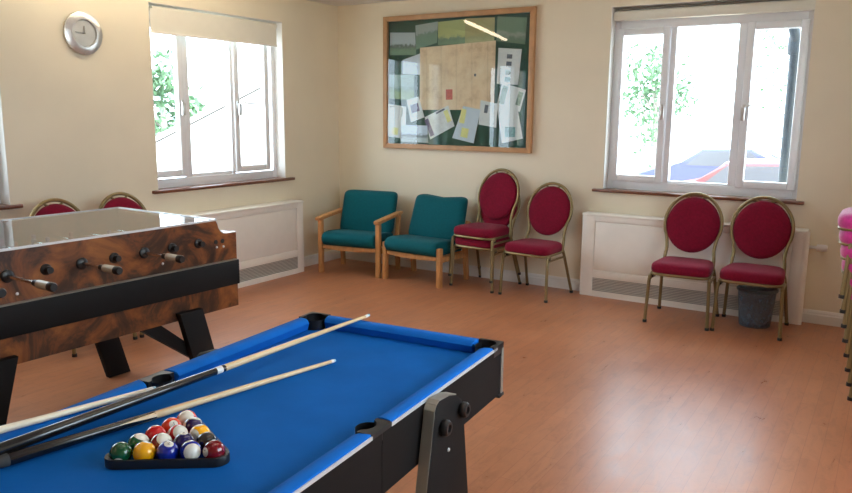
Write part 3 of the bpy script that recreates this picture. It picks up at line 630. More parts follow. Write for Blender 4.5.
# ------------------------------------------------------------------ banquet chair
def banquet(name, fabric, frame_m, fx=0.205, fy=0.212, over=0.0):
    k_ = fx - 0.205; j_ = 0.212 - fy; sw = 1.06 if over else 1.0; over = max(0.0, over - 0.02)
    r = empty(name)
    by = lambda z: 0.115 + (z - 0.44) * 0.255
    # seat frame and cushion
    out = []
    for (x, y) in superell(0.197, 0.178, 36, 5.0):
        t = (y + 0.178) / 0.356; out.append((x * lerp(1.0, 0.86, t), y - 0.048))
    m = MB(); m.tube([(x * 0.99, y - over * .6, 0.345) for x, y in out], 0.010, seg=8, closed=True); m.build('seat_frame', frame_m, r)
    m = MB(); prof = [(0.90, 0.344), (0.985, 0.350), (1.02, 0.362), (1.03, 0.380), (1.02, 0.398), (0.985, 0.411), (0.90, 0.420), (0.72, 0.425), (0.4, 0.427)]
    m.loft([[(x * s_ * sw, (y + 0.048) * s_ - 0.048 - over, z) for x, y in out] for s_, z in prof])
    m.build('seat', fabric, r, angle=60)
    # oval back frame with the uprights running down to the seat
    cz, rx, rz = 0.655, 0.192, 0.208
    pts = []
    for k in range(25):
        a = math.radians(218 - (218 + 38) * k / 24)
        pts.append((rx * math.cos(a), cz + rz * math.sin(a)))
    path = [(-0.168, by(0.34), 0.34), (-0.166, by(0.42), 0.42), (-0.160, by(0.48), 0.48)] + [(x, by(z), z) for x, z in pts[1:-1]] + [(0.160, by(0.48), 0.48), (0.166, by(0.42), 0.42), (0.168, by(0.34), 0.34)]
    # uprights flow outward from the seat into the ring
    full = []
    for (x, y, z) in path: full.append((x, y, z))
    m = MB(); m.tube(smooth_path(full, 3), 0.0115, seg=10); m.build('back_frame', frame_m, r)
    # padded oval back
    m = MB(); ell = [(0.182 * math.cos(2 * PI * k / 40), 0.193 * math.sin(2 * PI * k / 40)) for k in range(40)]
    rings = []
    for s_, d in [(0.80, 0.018), (0.93, 0.015), (0.985, 0.008), (1.0, 0.0), (0.99, -0.010), (0.95, -0.019), (0.86, -0.026), (0.6, -0.031), (0.3, -0.033)]:
        rings.append([(x * s_, by(0.648 + z * s_) + d, 0.648 + z * s_) for x, z in ell])
    m.loft(rings); m.build('backrest', fabric, r, angle=60)
    # hand hold under the top of the ring
    m = MB(); m.tube(smooth_path([(-0.062, by(0.842), 0.846), (-0.04, by(0.83), 0.832), (0, by(0.83), 0.828), (0.04, by(0.83), 0.832), (0.062, by(0.842), 0.846)], 3), 0.007, seg=8); m.build('hand_hold', frame_m, r)
    for s_ in (-1, 1):
        m = MB(); m.tube(smooth_path([(s_ * (0.188 + k_ * .6), -0.150, 0.336), (s_ * (0.192 + k_ * .6), -0.185 + j_, 0.325), (s_ * (0.196 + k_ * .7), -0.196 + j_, 0.29), (s_ * fx, -fy, 0.012)], 4), 0.0115, seg=8)
        leg = m.build('leg', frame_m, r)
        m = MB(); m.tube([(s_ * (fx + .0002), -fy - .0005, 0.018), (s_ * (fx + .0005), -fy - .001, 0.0)], 0.0145, seg=10); m.build('foot_cap', W_['blackplastic'], leg)
        m = MB(); m.tube(smooth_path([(s_ * 0.170, by(0.36), 0.36), (s_ * 0.180, 0.115, 0.29), (s_ * 0.203, 0.205, 0.012)], 4), 0.0115, seg=8)
        leg = m.build('leg', frame_m, r)
        m = MB(); m.tube([(s_ * 0.2032, 0.2055, 0.018), (s_ * 0.2035, 0.206, 0.0)], 0.0145, seg=10); m.build('foot_cap', W_['blackplastic'], leg)
        m = MB(); m.tube(smooth_path([(s_ * (0.197 + k_ * .7), -0.197 + j_, 0.285), (s_ * 0.192, -0.16, 0.305), (s_ * 0.182, 0.09, 0.305), (s_ * 0.180, 0.118, 0.285)], 3), 0.008, seg=8); m.build('side_stretcher', frame_m, r)
        m = MB(); m.box(s_ * 0.186 - 0.007, s_ * 0.186 + 0.007, -0.165, -0.135, 0.308, 0.336, bevel=0.003); m.build('stacking_bumper', W_['blackplastic'], r)
    return r
proto = banquet('banquet_chair', W_['red'], W_['brass']); proto_pink = banquet('banquet_chair', W_['pink'], W_['brass'], 0.190, 0.186, 0.034)
KM = kids_map(); used = {}
def place_chair(p, x, y, z, rz, label, group=None):
    o = p if p not in used else copy_tree(p, KM)
    used[p] = 1
    o.location = (x, y, z); o.rotation_euler = (0, 0, rz); tag(o, label, 'chair')
    if group: o['group'] = group
    elif 'group' in o: del o['group']
    return o
def front_at(fx, fy, rz): # origin so that the front feet centre sits at fx, fy
    return fx - 0.212 * math.sin(rz), fy + 0.212 * math.cos(rz)
R = math.radians
GC = 'burgundy oval-back banquet chairs'
for (fx, fy, z, a, lab) in (
    (3.388, -0.622, 0, 2, 'burgundy oval-back chair under the window, left of the waste bin'),
    (3.828, -0.592, 0, 1, 'burgundy oval-back chair standing over the waste bin'),
    (2.196, -0.500, 0, -6, 'single burgundy oval-back chair beside the stacked pair, left of the radiator'),
    (1.716, -0.452, 0, -7, 'lower burgundy chair of the stacked pair next to the armless green chair'),
    (1.718, -0.476, 0.086, -7, 'upper burgundy chair of the stacked pair, tallest back on the wall')):
    x, y = front_at(fx, fy, R(a)); place_chair(proto, x, y, z, R(a), lab, GC)
place_chair(proto, 0.42, -3.04, 0, R(90), 'burgundy chair behind the football table, left of its pair', GC)
place_chair(proto, 0.42, -2.58, 0, R(90), 'burgundy chair behind the football table, nearer the wall corner', GC)
ords = ('bottom chair', 'second chair from the bottom', 'third chair from the bottom', 'fourth chair from the bottom', 'fourth chair from the top', 'third chair from the top', 'second chair from the top', 'topmost chair')
ords = ords[:4] + ords[4:]
for i in range(8):
    place_chair(proto_pink, 4.664 - 0.0125 * i, -1.316, 0.074 * i, R(-90), '%s of the burgundy stack with painted magenta glare at the right edge' % ords[i], 'burgundy chairs with painted magenta glare stacked at the right edge')

# ------------------------------------------------------------------ green easy chairs
def easy_chair(name, arms, sag, loc, rz, label):
    r = empty(name, loc, rz); tag(r, label, 'chair')
    oak = W_['oak']; hx = 0.283
    yb = lambda z: 0.085 + (z - 0.30) * 0.32
    for s_ in (-1, 1):
        top = 0.475 if arms else 0.325
        MB().box(s_ * hx - 0.019, s_ * hx + 0.019, -0.235, -0.190, 0, top, bevel=0.004).build('leg', oak, r)
        # rear leg and post, raked
        MB().prism([(0.175, 0), (0.215, 0), (0.185, 0.27), (0.225, 0.50 if not arms else 0.52), (0.190, 0.51 if not arms else 0.53), (0.143, 0.27)], 0.034, YZ(s_ * hx - 0.017), bevel=0.003).build('leg', oak, r)
        MB().box(s_ * hx - 0.012, s_ * hx + 0.012, -0.192, 0.165, 0.205, 0.25, bevel=0.003).build('side_rail', oak, r)
        if arms:
            ap = [(-0.262, 0.478), (-0.255, 0.470), (0.20, 0.505), (0.235, 0.510), (0.235, 0.532), (0.18, 0.530), (-0.24, 0.502), (-0.262, 0.496)]
            MB().prism(ap, 0.052, YZ(s_ * (hx + 0.004) - 0.026), bevel=0.005).build('armrest', oak, r)
    m = MB(); m.prism([(-0.256, 0.222), (-0.1, 0.212), (0.1, 0.212), (0.256, 0.222), (0.256, 0.252), (-0.256, 0.252)], 0.022, frame_mtx((0, -0.205, 0), (1, 0, 0), (0, 0, 1)), bevel=0.003); m.build('front_rail', oak, r)
    MB().box(-0.256, 0.256, 0.15, 0.172, 0.205, 0.25, bevel=0.003).build('back_rail', oak, r)
    # seat cushion: rounded front, thick
    sec = [(-0.215, 0.252), (-0.245, 0.262), (-0.268, 0.290), (-0.272, 0.320), (-0.258, 0.350), (-0.225, 0.368), (-0.15, 0.374), (0.0, 0.362), (0.13, 0.350), (0.16, 0.335), (0.165, 0.27), (0.15, 0.252)]
    m = MB(); hw = 0.254 if arms else 0.262; cen = Vector((-0.05, 0.31)); rings = []
    for u, s_ in [(-1, 0.82), (-0.985, 0.93), (-0.95, 0.985), (-0.88, 1.0), (-0.5, 1.0), (0, 1.0), (0.5, 1.0), (0.88, 1.0), (0.95, 0.985), (0.985, 0.93), (1, 0.82)]:
        rings.append([(u * hw, cen.x + (y - cen.x) * (s_ if s_ > .9 else .93), cen.y + (z - cen.y) * s_ ) for y, z in sec])
    m.loft(rings); m.build('seat', W_['green'], r, angle=60)
    # back cushion
    out = superell(0.266 if not arms else 0.262, 0.184, 52, 11.0); m = MB(); rings = []
    bzc = 0.520
    for s_, d in [(0.88, 0.058), (0.96, 0.050), (0.995, 0.035), (1.0, 0.015), (1.0, -0.005), (0.985, -0.022), (0.94, -0.034), (0.80, -0.042), (0.4, -0.045)]:
        ring = []
        for x, zz in out:
            z = bzc + zz * s_
            if sag and zz > 0.08: z -= sag * max(0.0, math.cos(x / 0.258 * 2.2)) * (zz / 0.182)
            if sag: x = x * (1 - 0.03 * (zz / 0.182))
            ring.append((x * s_, yb(z) + d, z))
        rings.append(ring)
    m.loft(rings); m.build('backrest', W_['green'], r, angle=60)
    return r
easy_chair('easy_chair', True, 0, (0.535, -0.375, 0), R(9.5), 'teal green easy chair with wooden arms in the room corner')
easy_chair('easy_chair', False, 0.016, (1.214, -0.335, 0), R(-4), 'armless teal green easy chair with wooden legs beside the stacked chairs')

# ------------------------------------------------------------------ waste bin
b_ = empty('waste_bin', (3.838, -0.295, 0)); tag(b_, 'translucent grey plastic waste bin under the right-hand window chair', 'bin')
MB().lathe([(0.0, 0.0), (0.095, 0.0), (0.100, 0.006), (0.122, 0.255), (0.118, 0.255), (0.096, 0.009), (0.0, 0.009)], 36, cap=False).build('tub', W_['bin'], b_)
MB().lathe([(0.119, 0.246), (0.130, 0.246), (0.132, 0.256), (0.128, 0.264), (0.118, 0.264), (0.117, 0.25)], 36, cap=False).build('rim', mat('dark_grey_plastic', (0.06, 0.07, 0.07), 0.4), b_)
m = MB(); rr = random.Random(4)
prof = [(0.117, 0.262), (0.112, 0.20), (0.104, 0.12), (0.094, 0.05), (0.07, 0.018), (0.0, 0.014)]
m.lathe(prof, 30, cap=False)
for v in m.bm.verts:
    k = 1 + rr.uniform(-0.05, 0.0); v.co.x *= k; v.co.y *= k
m.build('bin_liner', mat('thin_grey_bag', (0.26, 0.32, 0.38), 0.35, var=0.35, scale=14, bump=0.8, bscale=60), b_)

# ------------------------------------------------------------------ football table
FT = empty('football_table', (1.475, -3.865, 0), R(-1.73)); tag(FT, 'burl walnut table football game with a glass top and black legs', 'football table')
HX, HY = 0.3775, 0.736; zt = 0.9
def side_outline():
    pts = [(-HY, 0.468), (HY, 0.468), (HY, 0.832)]
    arc = [(HY - 0.062, 0.832), (HY - 0.080, 0.836), (HY - 0.096, 0.848), (HY - 0.108, 0.866), (HY - 0.113, 0.886), (HY - 0.122, zt)]
    return pts + arc + [(-y, z) for y, z in reversed(arc)] + [(-HY, 0.832)]
for s_ in (-1, 1):
    x0 = HX - 0.022 if s_ > 0 else -HX
    MB().prism(side_outline(), 0.022, YZ(x0)).build('side_panel', W_['burl'], FT, smooth=False)
for s_ in (-1, 1):
    MB().box(-HX + 0.022, HX - 0.022, s_ * HY - (0.02 if s_ > 0 else 0), s_ * HY + (0.02 if s_ < 0 else 0), 0.468, 0.832).build('end_panel', W_['burl'], FT, smooth=False)
    y0, y1 = sorted((s_ * (HY - 0.122), s_ * (HY - 0.02)))
    MB().box(-HX + 0.022, HX - 0.022, y0, y1, 0.812, 0.832).build('end_shelf', W_['burl'], FT, smooth=False)
    y0, y1 = sorted((s_ * (HY - 0.122), s_ * (HY - 0.142)))
    MB().box(-HX + 0.022, HX - 0.022, y0, y1, 0.60, 0.893).build('goal_wall', W_['burl'], FT, smooth=False)
MB().box(-HX + 0.022, HX - 0.022, -HY + 0.02, HY - 0.02, 0.468, 0.486).build('underside', W_['blacklam'], FT, smooth=False)
MB().box(-HX + 0.022, HX - 0.022, -HY + 0.142, HY - 0.142, 0.735, 0.745).build('playfield', W_['playfield'], FT, smooth=False)
m = MB()
for y in (-0.35, 0.0, 0.35): m.box(-HX + 0.03, HX - 0.03, y - 0.004, y + 0.004, 0.745, 0.7465)
m.build('pitch_markings', W_['ivory'], FT, smooth=False)
W_['topglass'] = mat_glass('table_glass', (0.92, 0.95, 0.94), 1.45, 0.02)
MB().box(-HX + 0.003, HX - 0.003, -HY + 0.124, HY - 0.124, zt, zt + 0.006, bevel=0.001).build('glass_top', W_['topglass'], FT, smooth=False)
# pale metal trim along the glass edge and over the end curves
m = MB()
for s_ in (-1, 1):
    m.box(s_ * HX - 0.006, s_ * HX + 0.006 * 0, -HY + 0.122, HY - 0.122, zt, zt + 0.009) if s_ > 0 else m.box(-HX, -HX + 0.006, -HY + 0.122, HY - 0.122, zt, zt + 0.009)
    m.box(-HX, HX, s_ * (HY - 0.122) - 0.006, s_ * (HY - 0.122) + 0.006, zt, zt + 0.009)
m.build('glass_trim', W_['silver'], FT, smooth=False)
arc = [(HY + 0.001, 0.833), (HY - 0.062, 0.833), (HY - 0.080, 0.837), (HY - 0.096, 0.849), (HY - 0.108, 0.867), (HY - 0.113, 0.887), (HY - 0.122, zt + 0.001)]
for s_ in (-1, 1):
    for xa in (HX - 0.023, -HX - 0.001):
        up_ = [(s_ * p[0], p[1] + 0.003) for p in arc]; dn = [(s_ * p[0], p[1]) for p in reversed(arc)]
        MB().prism(up_ + dn, 0.024, YZ(xa)).build('end_trim', W_['silver'], FT, smooth=False)
# black band round the cabinet
m = MB(); bo = 0.030
m.box(HX, HX + bo, -HY, HY - 0.012, 0.584, 0.703, bevel=0.003); m.box(-HX - bo, -HX, -HY, HY - 0.012, 0.584, 0.703, bevel=0.003)
m.build('black_band', W_['blacklam'], FT)
MB().box(HX + 0.001, HX + bo - 0.002, -HY + .003, HY - .015, 0.7032, 0.7052).build('band_edge', W_['edge'], FT, smooth=False)
m = MB()
for (y, z) in ((-0.33, 0.735), (0.31, 0.745), (0.615, 0.775), (0.655, 0.773)):
    m.lathe([(0, 0), (0.006, 0), (0.005, 0.003), (0, 0.004)], 10, frame_mtx((HX, y, z), (0, 1, 0), (0, 0, 1)))
m.build('screw', W_['silver'], FT)
m = MB()
for (y, z) in ((0.610, 0.800), (0.650, 0.800)):
    m.lathe([(0, 0), (0.011, 0), (0.011, 0.002), (0, 0.003)], 12, frame_mtx((HX, y, z), (0, 1, 0), (0, 0, 1)))
m.build('screw_cap', W_['blackplastic'], FT)
# rods: position, side of the handle, men
ys = [0.507, 0.362, 0.219, 0.075, -0.068, -0.215, -0.362, -0.507]
men = [1, 2, 3, 5, 5, 3, 2, 1]; near = [0, 0, 1, 0, 1, 0, 1, 1]; ext = [0, 0, .258, 0, .255, 0, .315, .26]
zr = 0.808
def man_mesh(m):
    me = MB()
    me.loft([[(x * 1, y, z) for x, y in superell(a, b, 10, 3)] for a, b, z in ((0.010, 0.006, -0.058), (0.011, 0.008, -0.040), (0.008, 0.007, -0.038), (0.012, 0.009, -0.010), (0.015, 0.010, 0.012), (0.006, 0.006, 0.018), (0.009, 0.009, 0.026), (0.008, 0.008, 0.034), (0.003, 0.003, 0.038))])
    return me
for i, y in enumerate(ys):
    x1 = HX + ext[i] if near[i] else HX + 0.03
    x0 = -HX - (0.03 if near[i] else 0.22)
    rod = MB().tube([(x0, 0, 0), (x1 - (0.09 if near[i] else 0), 0, 0)], 0.0075, seg=10).build('rod', W_['chrome'], FT, loc=(0, y, zr))
    n = men[i]
    for k in range(n):
        man_mesh(0).build('player', W_['playred'] if near[i] else W_['playblue'], rod, loc=((k - (n - 1) / 2) * (0.115 if n == 5 else 0.17), 0, 0))
    X = lambda x: frame_mtx((x, y, zr), (0, 1, 0), (0, 0, 1))
    if near[i]:
        MB().lathe([(0, 0), (0.024, 0), (0.024, 0.006), (0.016, 0.012), (0.0, 0.012)], 18, X(HX)).build('rod_bushing', W_['blackplastic'], FT)
        XX = lambda x: frame_mtx((x, 0, 0), (0, 1, 0), (0, 0, 1))
        g = MB().lathe([(0.0, 0), (0.010, 0.0), (0.0155, 0.004), (0.0155, 0.076), (0.0, 0.076)], 16, XX(x1 - 0.104)).build('handle', W_['grip'], rod)
        MB().lathe([(0, 0), (0.012, 0), (0.0125, 0.022), (0, 0.022)], 14, XX(x1 - 0.127)).build('handle_collar', W_['blackplastic'], rod)
        MB().lathe([(0, 0), (0.0165, 0), (0.017, 0.018), (0.013, 0.026), (0, 0.026)], 16, XX(x1 - 0.030)).build('handle_cap', W_['blackplastic'], rod)
    else:
        MB().lathe([(0, 0), (0.022, 0), (0.022, 0.006), (0.013, 0.012), (0.013, 0.034), (0.0, 0.034)], 18, X(HX)).build('rod_bushing', W_['blackplastic'], FT)
for sx in (-1, 1):
    for sy in (-1, 1):
        pts = [(0.362, 0.508), (0.490, 0.508), (0.628, 0.0), (0.500, 0.0)]
        x0 = HX if sx > 0 else -HX - 0.036
        lg = MB().prism([(sy * y, z) for y, z in pts], 0.036, YZ(x0), bevel=0.004).build('leg', W_['blacklam'], FT)
        bp_ = [(0.185, 0.468), (0.285, 0.468), (0.425, 0.350), (0.455, 0.265)]
        x1 = HX - 0.045 if sx > 0 else -HX + 0.02
        if sy > 0: MB().prism([(sy * y, z) for y, z in bp_], 0.045 if sx > 0 else 0.03, YZ(x1)).build('leg_brace', W_['blacklam'], FT, smooth=False)

# ------------------------------------------------------------------ pool table
PT = empty('pool_table', (3.3557, -4.5035, 0), R(4.7)); tag(PT, 'small folding pool table with blue cloth and black sides', 'pool table')
PX, PY, PZ, BED = 0.340, 0.690, 0.750, 0.716
# bed with pocket bites
def bed_outline():
    bx, by_ = 0.318, 0.668; pts = []
    def arc(cx, cy, r, a0, a1, n=10): return [(cx + r * math.cos(R(lerp(a0, a1, k / n))), cy + r * math.sin(R(lerp(a0, a1, k / n)))) for k in range(n + 1)]
    rc, rm = 0.046, 0.040
    pts += arc(bx - 0.012, by_ - 0.012, rc, 345, 105 + 0, 12)[::1] if False else []
    # walk counter-clockwise from the right mid pocket
    pts += [(bx, -by_ + 0.052)]
    pts += arc(bx + 0.012, 0, rm, 252, 108, 8)
    pts += [(bx, by_ - 0.052)]; pts += arc(bx - 0.010, by_ - 0.010, rc, 282, 168, 8); pts += [(bx - 0.052, by_)]
    pts += [(-bx + 0.052, by_)]; pts += arc(-bx + 0.010, by_ - 0.010, rc, 12, -102, 8); pts += [(-bx, by_ - 0.052)]
    pts += arc(-bx - 0.012, 0, rm, 72, -72, 8)
    pts += [(-bx, -by_ + 0.052)]; pts += arc(-bx + 0.010, -by_ + 0.010, rc, 102, -12, 8); pts += [(-bx + 0.052, -by_)]
    pts += [(bx - 0.052, -by_)]; pts += arc(bx - 0.010, -by_ + 0.010, rc, 192, 78, 8)
    return pts
MB().prism(bed_outline(), 0.012, Matrix.Translation((0, 0, BED - 0.012))).build('bed', W_['cloth'], PT, smooth=False)
MB().box(-PX + 0.018, PX - 0.018, -PY + 0.018, PY - 0.018, 0.600, 0.610).build('underside', W_['blacklam'], PT, smooth=False)
# aprons
for s_ in (-1, 1):
    x0, x1 = sorted((s_ * PX, s_ * (PX - 0.018))); m = MB()
    m.box(x0, x1, -PY, -0.001, 0.598, BED); m.box(x0, x1, 0.001, PY, 0.598, BED); m.build('side_apron', W_['blacklam'], PT, smooth=False)
    y0, y1 = sorted((s_ * PY, s_ * (PY - 0.018))); m = MB()
    m.box(-PX + 0.018, PX - 0.018, y0, y1, 0.598, BED); m.build('end_apron', W_['blacklam'], PT, smooth=False)
# rails: cushion cross-section, silver trim
RW_ = 0.044
def rail(p0, p1, inward, c0, c1):
    """p0->p1 outer line, inward unit; c0,c1 = extra set-back of the nose at each end (pocket jaw)"""
    p0, p1, n = Vector((*p0, 0)), Vector((*p1, 0)), Vector((*inward, 0)); d = (p1 - p0).normalized()
    sec = [(0.0, 0.716), (0.0, PZ), (0.003, PZ + 0.003), (RW_ - 0.018, PZ + 0.003), (RW_ - 0.006, PZ - 0.001), (RW_, PZ - 0.010), (RW_ - 0.008, BED + 0.001)]
    rings = [[p0 + n * o + Vector((0, 0, z)) + d * (c0 * o / RW_) for o, z in sec], [p1 + n * o + Vector((0, 0, z)) - d * (c1 * o / RW_) for o, z in sec]]
    m = MB(); m.loft(rings); m.build('cushion', W_['cushcloth'], PT, angle=50)
oi = 0.001
cx = PX - oi; cy = PY - oi
for s_ in (-1, 1):
    rail((s_ * cx, 0.040), (s_ * cx, PY - 0.070), (-s_, 0), 0.012, 0.010)
    rail((s_ * cx, -PY + 0.070), (s_ * cx, -0.040), (-s_, 0), 0.010, 0.012)
    rail((-PX + 0.070, s_ * cy), (PX - 0.070, s_ * cy), (0, -s_), 0.010, 0.010)
for s_ in (-1, 1):
    m = MB(); x0, x1 = sorted((s_ * (PX - 0.0012), s_ * (PX + 0.002)))
    m.box(x0, x1, 0.040, PY - 0.045, PZ - 0.009, PZ - 0.001); m.box(x0, x1, -PY + 0.045, -0.040, PZ - 0.009, PZ - 0.001)
    m.build('silver_edging', W_['silver'], PT, smooth=False)
    m = MB(); x0, x1 = sorted((s_ * (PX - 0.001), s_ * (PX + 0.0012)))
    m.box(x0, x1, 0.001, PY - 0.012, BED - 0.001, PZ - 0.0095); m.box(x0, x1, -PY + 0.012, -0.001, BED - 0.001, PZ - 0.0095)
    m.build('rail_facing', W_['blacklam'], PT, smooth=False)
    m = MB(); y0, y1 = sorted((s_ * (PY - 0.001), s_ * (PY + 0.0012)))
    m.box(-PX + 0.012, PX - 0.012, y0, y1, BED - 0.001, PZ - 0.003); m.build('rail_facing', W_['blacklam'], PT, smooth=False)
# pockets
for sx in (-1, 1):
    for sy in (-1, 0, 1):
        if sy: c = (sx * (PX - 0.036), sy * (PY - 0.036)); rp = 0.034
        else: c = (sx * (PX - 0.032), 0); rp = 0.030
        p = MB().lathe([(rp, 0.030), (rp, 0.0), (rp - 0.006, -0.075), (0.0, -0.080)], 24, cap=False).build('pocket', W_['blackplastic'], PT, loc=(c[0], c[1], 0.716))
        if sy:
            # corner cap: L-shaped black moulding hugging the corner, opened towards the table
            ol = [(-0.030, 0.036), (0.036, 0.036), (0.036, -0.030), (0.022, -0.040), (0.026, -0.020)]
            arcp = [(0.034 * math.cos(R(a)), 0.034 * math.sin(R(a))) for a in range(-30, 121, 15)]
            ol = [(-0.036, 0.038), (0.038, 0.038), (0.038, -0.036), (0.024, -0.036)] + [(0.030 * math.cos(R(a)), 0.030 * math.sin(R(a))) for a in range(-40, 131, 17)] + [(-0.036, 0.024)]
            m = MB(); m.prism([(sx * x, sy * y) for x, y in ol], 0.031, Matrix.Translation((c[0], c[1], PZ - 0.026)), bevel=0.002)
            m.box(*sorted((c[0] + sx * 0.030, c[0] + sx * 0.038)), *sorted((c[1] + sy * 0.0, c[1] + sy * 0.038)), PZ - 0.012, PZ + 0.004)
            m.build('corner_cap', W_['blackplastic'], PT)
            m = MB(); m.box(*sorted((sx * (PX - 0.012), sx * (PX + 0.003))), *sorted((sy * (PY - 0.012), sy * (PY + 0.003))), 0.598, PZ - 0.012, bevel=0.002); m.build('corner_strip', W_['edge'], PT)
            m = MB(); m.box(*sorted((sx * (PX - 0.03), sx * (PX + 0.006))), *sorted((sy * (PY - 0.03), sy * (PY + 0.006))), 0.590, 0.600, bevel=0.002); m.build('corner_foot', W_['blackplastic'], PT)
        else:
            ol = [(0.033, -0.041), (0.033, 0.041), (0.018, 0.041), (-0.006, 0.042), (-0.004, 0.034)] + [(0.028 * math.cos(R(a)) - 0.012, 0.030 * math.sin(R(a))) for a in range(75, -76, -15)] + [(-0.004, -0.034), (-0.006, -0.042), (0.018, -0.041)]
            m = MB(); m.prism([(sx * x, y) for x, y in ol], 0.028, Matrix.Translation((c[0], 0, PZ - 0.026)), bevel=0.0015); m.build('pocket_surround', W_['blackplastic'], PT)
# folding legs
for sx in (-1, 1):
    for sy in (-1, 1):
        top = [(0.182, 0.712), (0.184, 0.728), (0.193, 0.740), (0.206, 0.746), (0.262, 0.741), (0.300, 0.730), (0.334, 0.706), (0.345, 0.66)]
        pts = [(0.05, 0.0), (0.13, 0.45)] + top + [(0.378, 0.45), (0.445, 0.0), (0.375, 0.0), (0.30, 0.30), (0.17, 0.30), (0.09, 0.0)]
        dz = 0.0 if sx > 0 else 0.03; top = [(y, z - dz) for y, z in top]
        Q = lambda y: y if sy > 0 else -(y + 0.28)
        x0 = PX + 0.004 if sx > 0 else -PX - 0.034
        lg = MB().prism([(Q(y), z) for y, z in pts], 0.030, YZ(x0), bevel=0.002).build('leg', W_['blacklam'], PT)
        m = MB(); edge = [(0.128, 0.452)] + top[:6]
        for a, b in zip(edge, edge[1:]):
            dv = Vector((b[0] - a[0], b[1] - a[1])).normalized(); nn = Vector((-dv.y, dv.x)) * 0.0025
            m.prism([(Q(a[0]), a[1]), (Q(b[0]), b[1]), (Q(b[0] + nn.x), b[1] + nn.y), (Q(a[0] + nn.x), a[1] + nn.y)], 0.028, YZ(x0 + 0.001))
        m.build('edge_banding', W_['edge'], lg, smooth=False)
        for (y, z) in ((0.222, 0.676 - dz), (0.326, 0.684 - dz)):
            xf = PX + 0.034 if sx > 0 else -PX - 0.034
            mt = frame_mtx((xf, Q(y), z), (0, 1, 0), (0, 0, 1)) if sx > 0 else frame_mtx((xf, Q(y), z), (0, 0, 1), (0, 1, 0))
            kk = MB().lathe([(0, 0), (0.017, 0), (0.020, 0.006), (0.020, 0.014), (0.016, 0.020), (0.010, 0.020), (0.009, 0.014), (0, 0.014)], 18, mt).build('bolt_knob', W_['blackplastic'], lg)
        xf = PX + 0.034 if sx > 0 else -PX - 0.034
        mt = frame_mtx((xf, Q(0.258), 0.604), (0, 1, 0), (0, 0, 1)) if sx > 0 else frame_mtx((xf, Q(0.258), 0.604), (0, 0, 1), (0, 1, 0))
        MB().lathe([(0, 0), (0.005, 0), (0.004, 0.003), (0, 0.003)], 10, mt).build('screw', W_['silver'], lg)
for yc in (0.26, -0.52):
    MB().box(-PX - 0.004, PX + 0.004, yc - 0.02, yc + 0.02, 0.36, 0.42).build('cross_bar', W_['blacklam'], PT, smooth=False)

# ------------------------------------------------------------------ balls and rack
def ploc(x, y, z): # pool-table local -> world
    a = R(4.7); return Vector((3.3557 + x * math.cos(a) - y * math.sin(a), -4.5035 + x * math.sin(a) + y * math.cos(a), z))
BR = 0.0221
P_l = Vector((3.312, -4.833)); P_r = Vector((3.460, -4.725)); ctr = (P_l + P_r) / 2
ux = (P_r - P_l).normalized(); uy = Vector((-ux.y, ux.x)); ang = math.atan2(ux.y, ux.x)
sp = 2 * BR * 1.03
def ball_mat(name, c, striped):
    m, nt, b = newmat(name); L = nt.links.new
    tc = N(nt, 'ShaderNodeTexCoord'); sx = N(nt, 'ShaderNodeSeparateXYZ'); L(tc.outputs['Object'], sx.inputs[0])
    W = (0.82, 0.80, 0.70); mix = None
    # white spots along +-x, coloured band perpendicular to z when striped
    ab = N(nt, 'ShaderNodeMath', operation='ABSOLUTE'); L(sx.outputs['X'], ab.inputs[0])
    gt = N(nt, 'ShaderNodeMath', operation='GREATER_THAN'); gt.inputs[1].default_value = BR * 0.905; L(ab.outputs[0], gt.inputs[0])
    fac = gt.outputs[0]
    if striped:
        az = N(nt, 'ShaderNodeMath', operation='ABSOLUTE'); L(sx.outputs['Z'], az.inputs[0])
        g2 = N(nt, 'ShaderNodeMath', operation='GREATER_THAN'); g2.inputs[1].default_value = BR * 0.66; L(az.outputs[0], g2.inputs[0])
        mx_ = N(nt, 'ShaderNodeMath', operation='MAXIMUM'); L(gt.outputs[0], mx_.inputs[0]); L(g2.outputs[0], mx_.inputs[1]); fac = mx_.outputs[0]
    mx = N(nt, 'ShaderNodeMix', data_type='RGBA'); L(fac, mx.inputs[0]); mx.inputs[6].default_value = (*c, 1); mx.inputs[7].default_value = (*W, 1)
    L(mx.outputs[2], b.inputs['Base Color']); b.inputs['Roughness'].default_value = 0.12; b.inputs['Coat Weight'].default_value = 0.6
    return m
BC = {'yellow': lin(255, 180, 4), 'blue': lin(16, 40, 150), 'red': lin(204, 24, 30), 'purple': lin(34, 26, 84), 'orange': lin(222, 62, 30), 'green': lin(8, 84, 50), 'maroon': lin(122, 18, 30), 'black': (0.012, 0.012, 0.014)}
names = {1: 'yellow', 2: 'blue', 3: 'red', 4: 'purple', 5: 'orange', 6: 'green', 7: 'maroon', 8: 'black'}
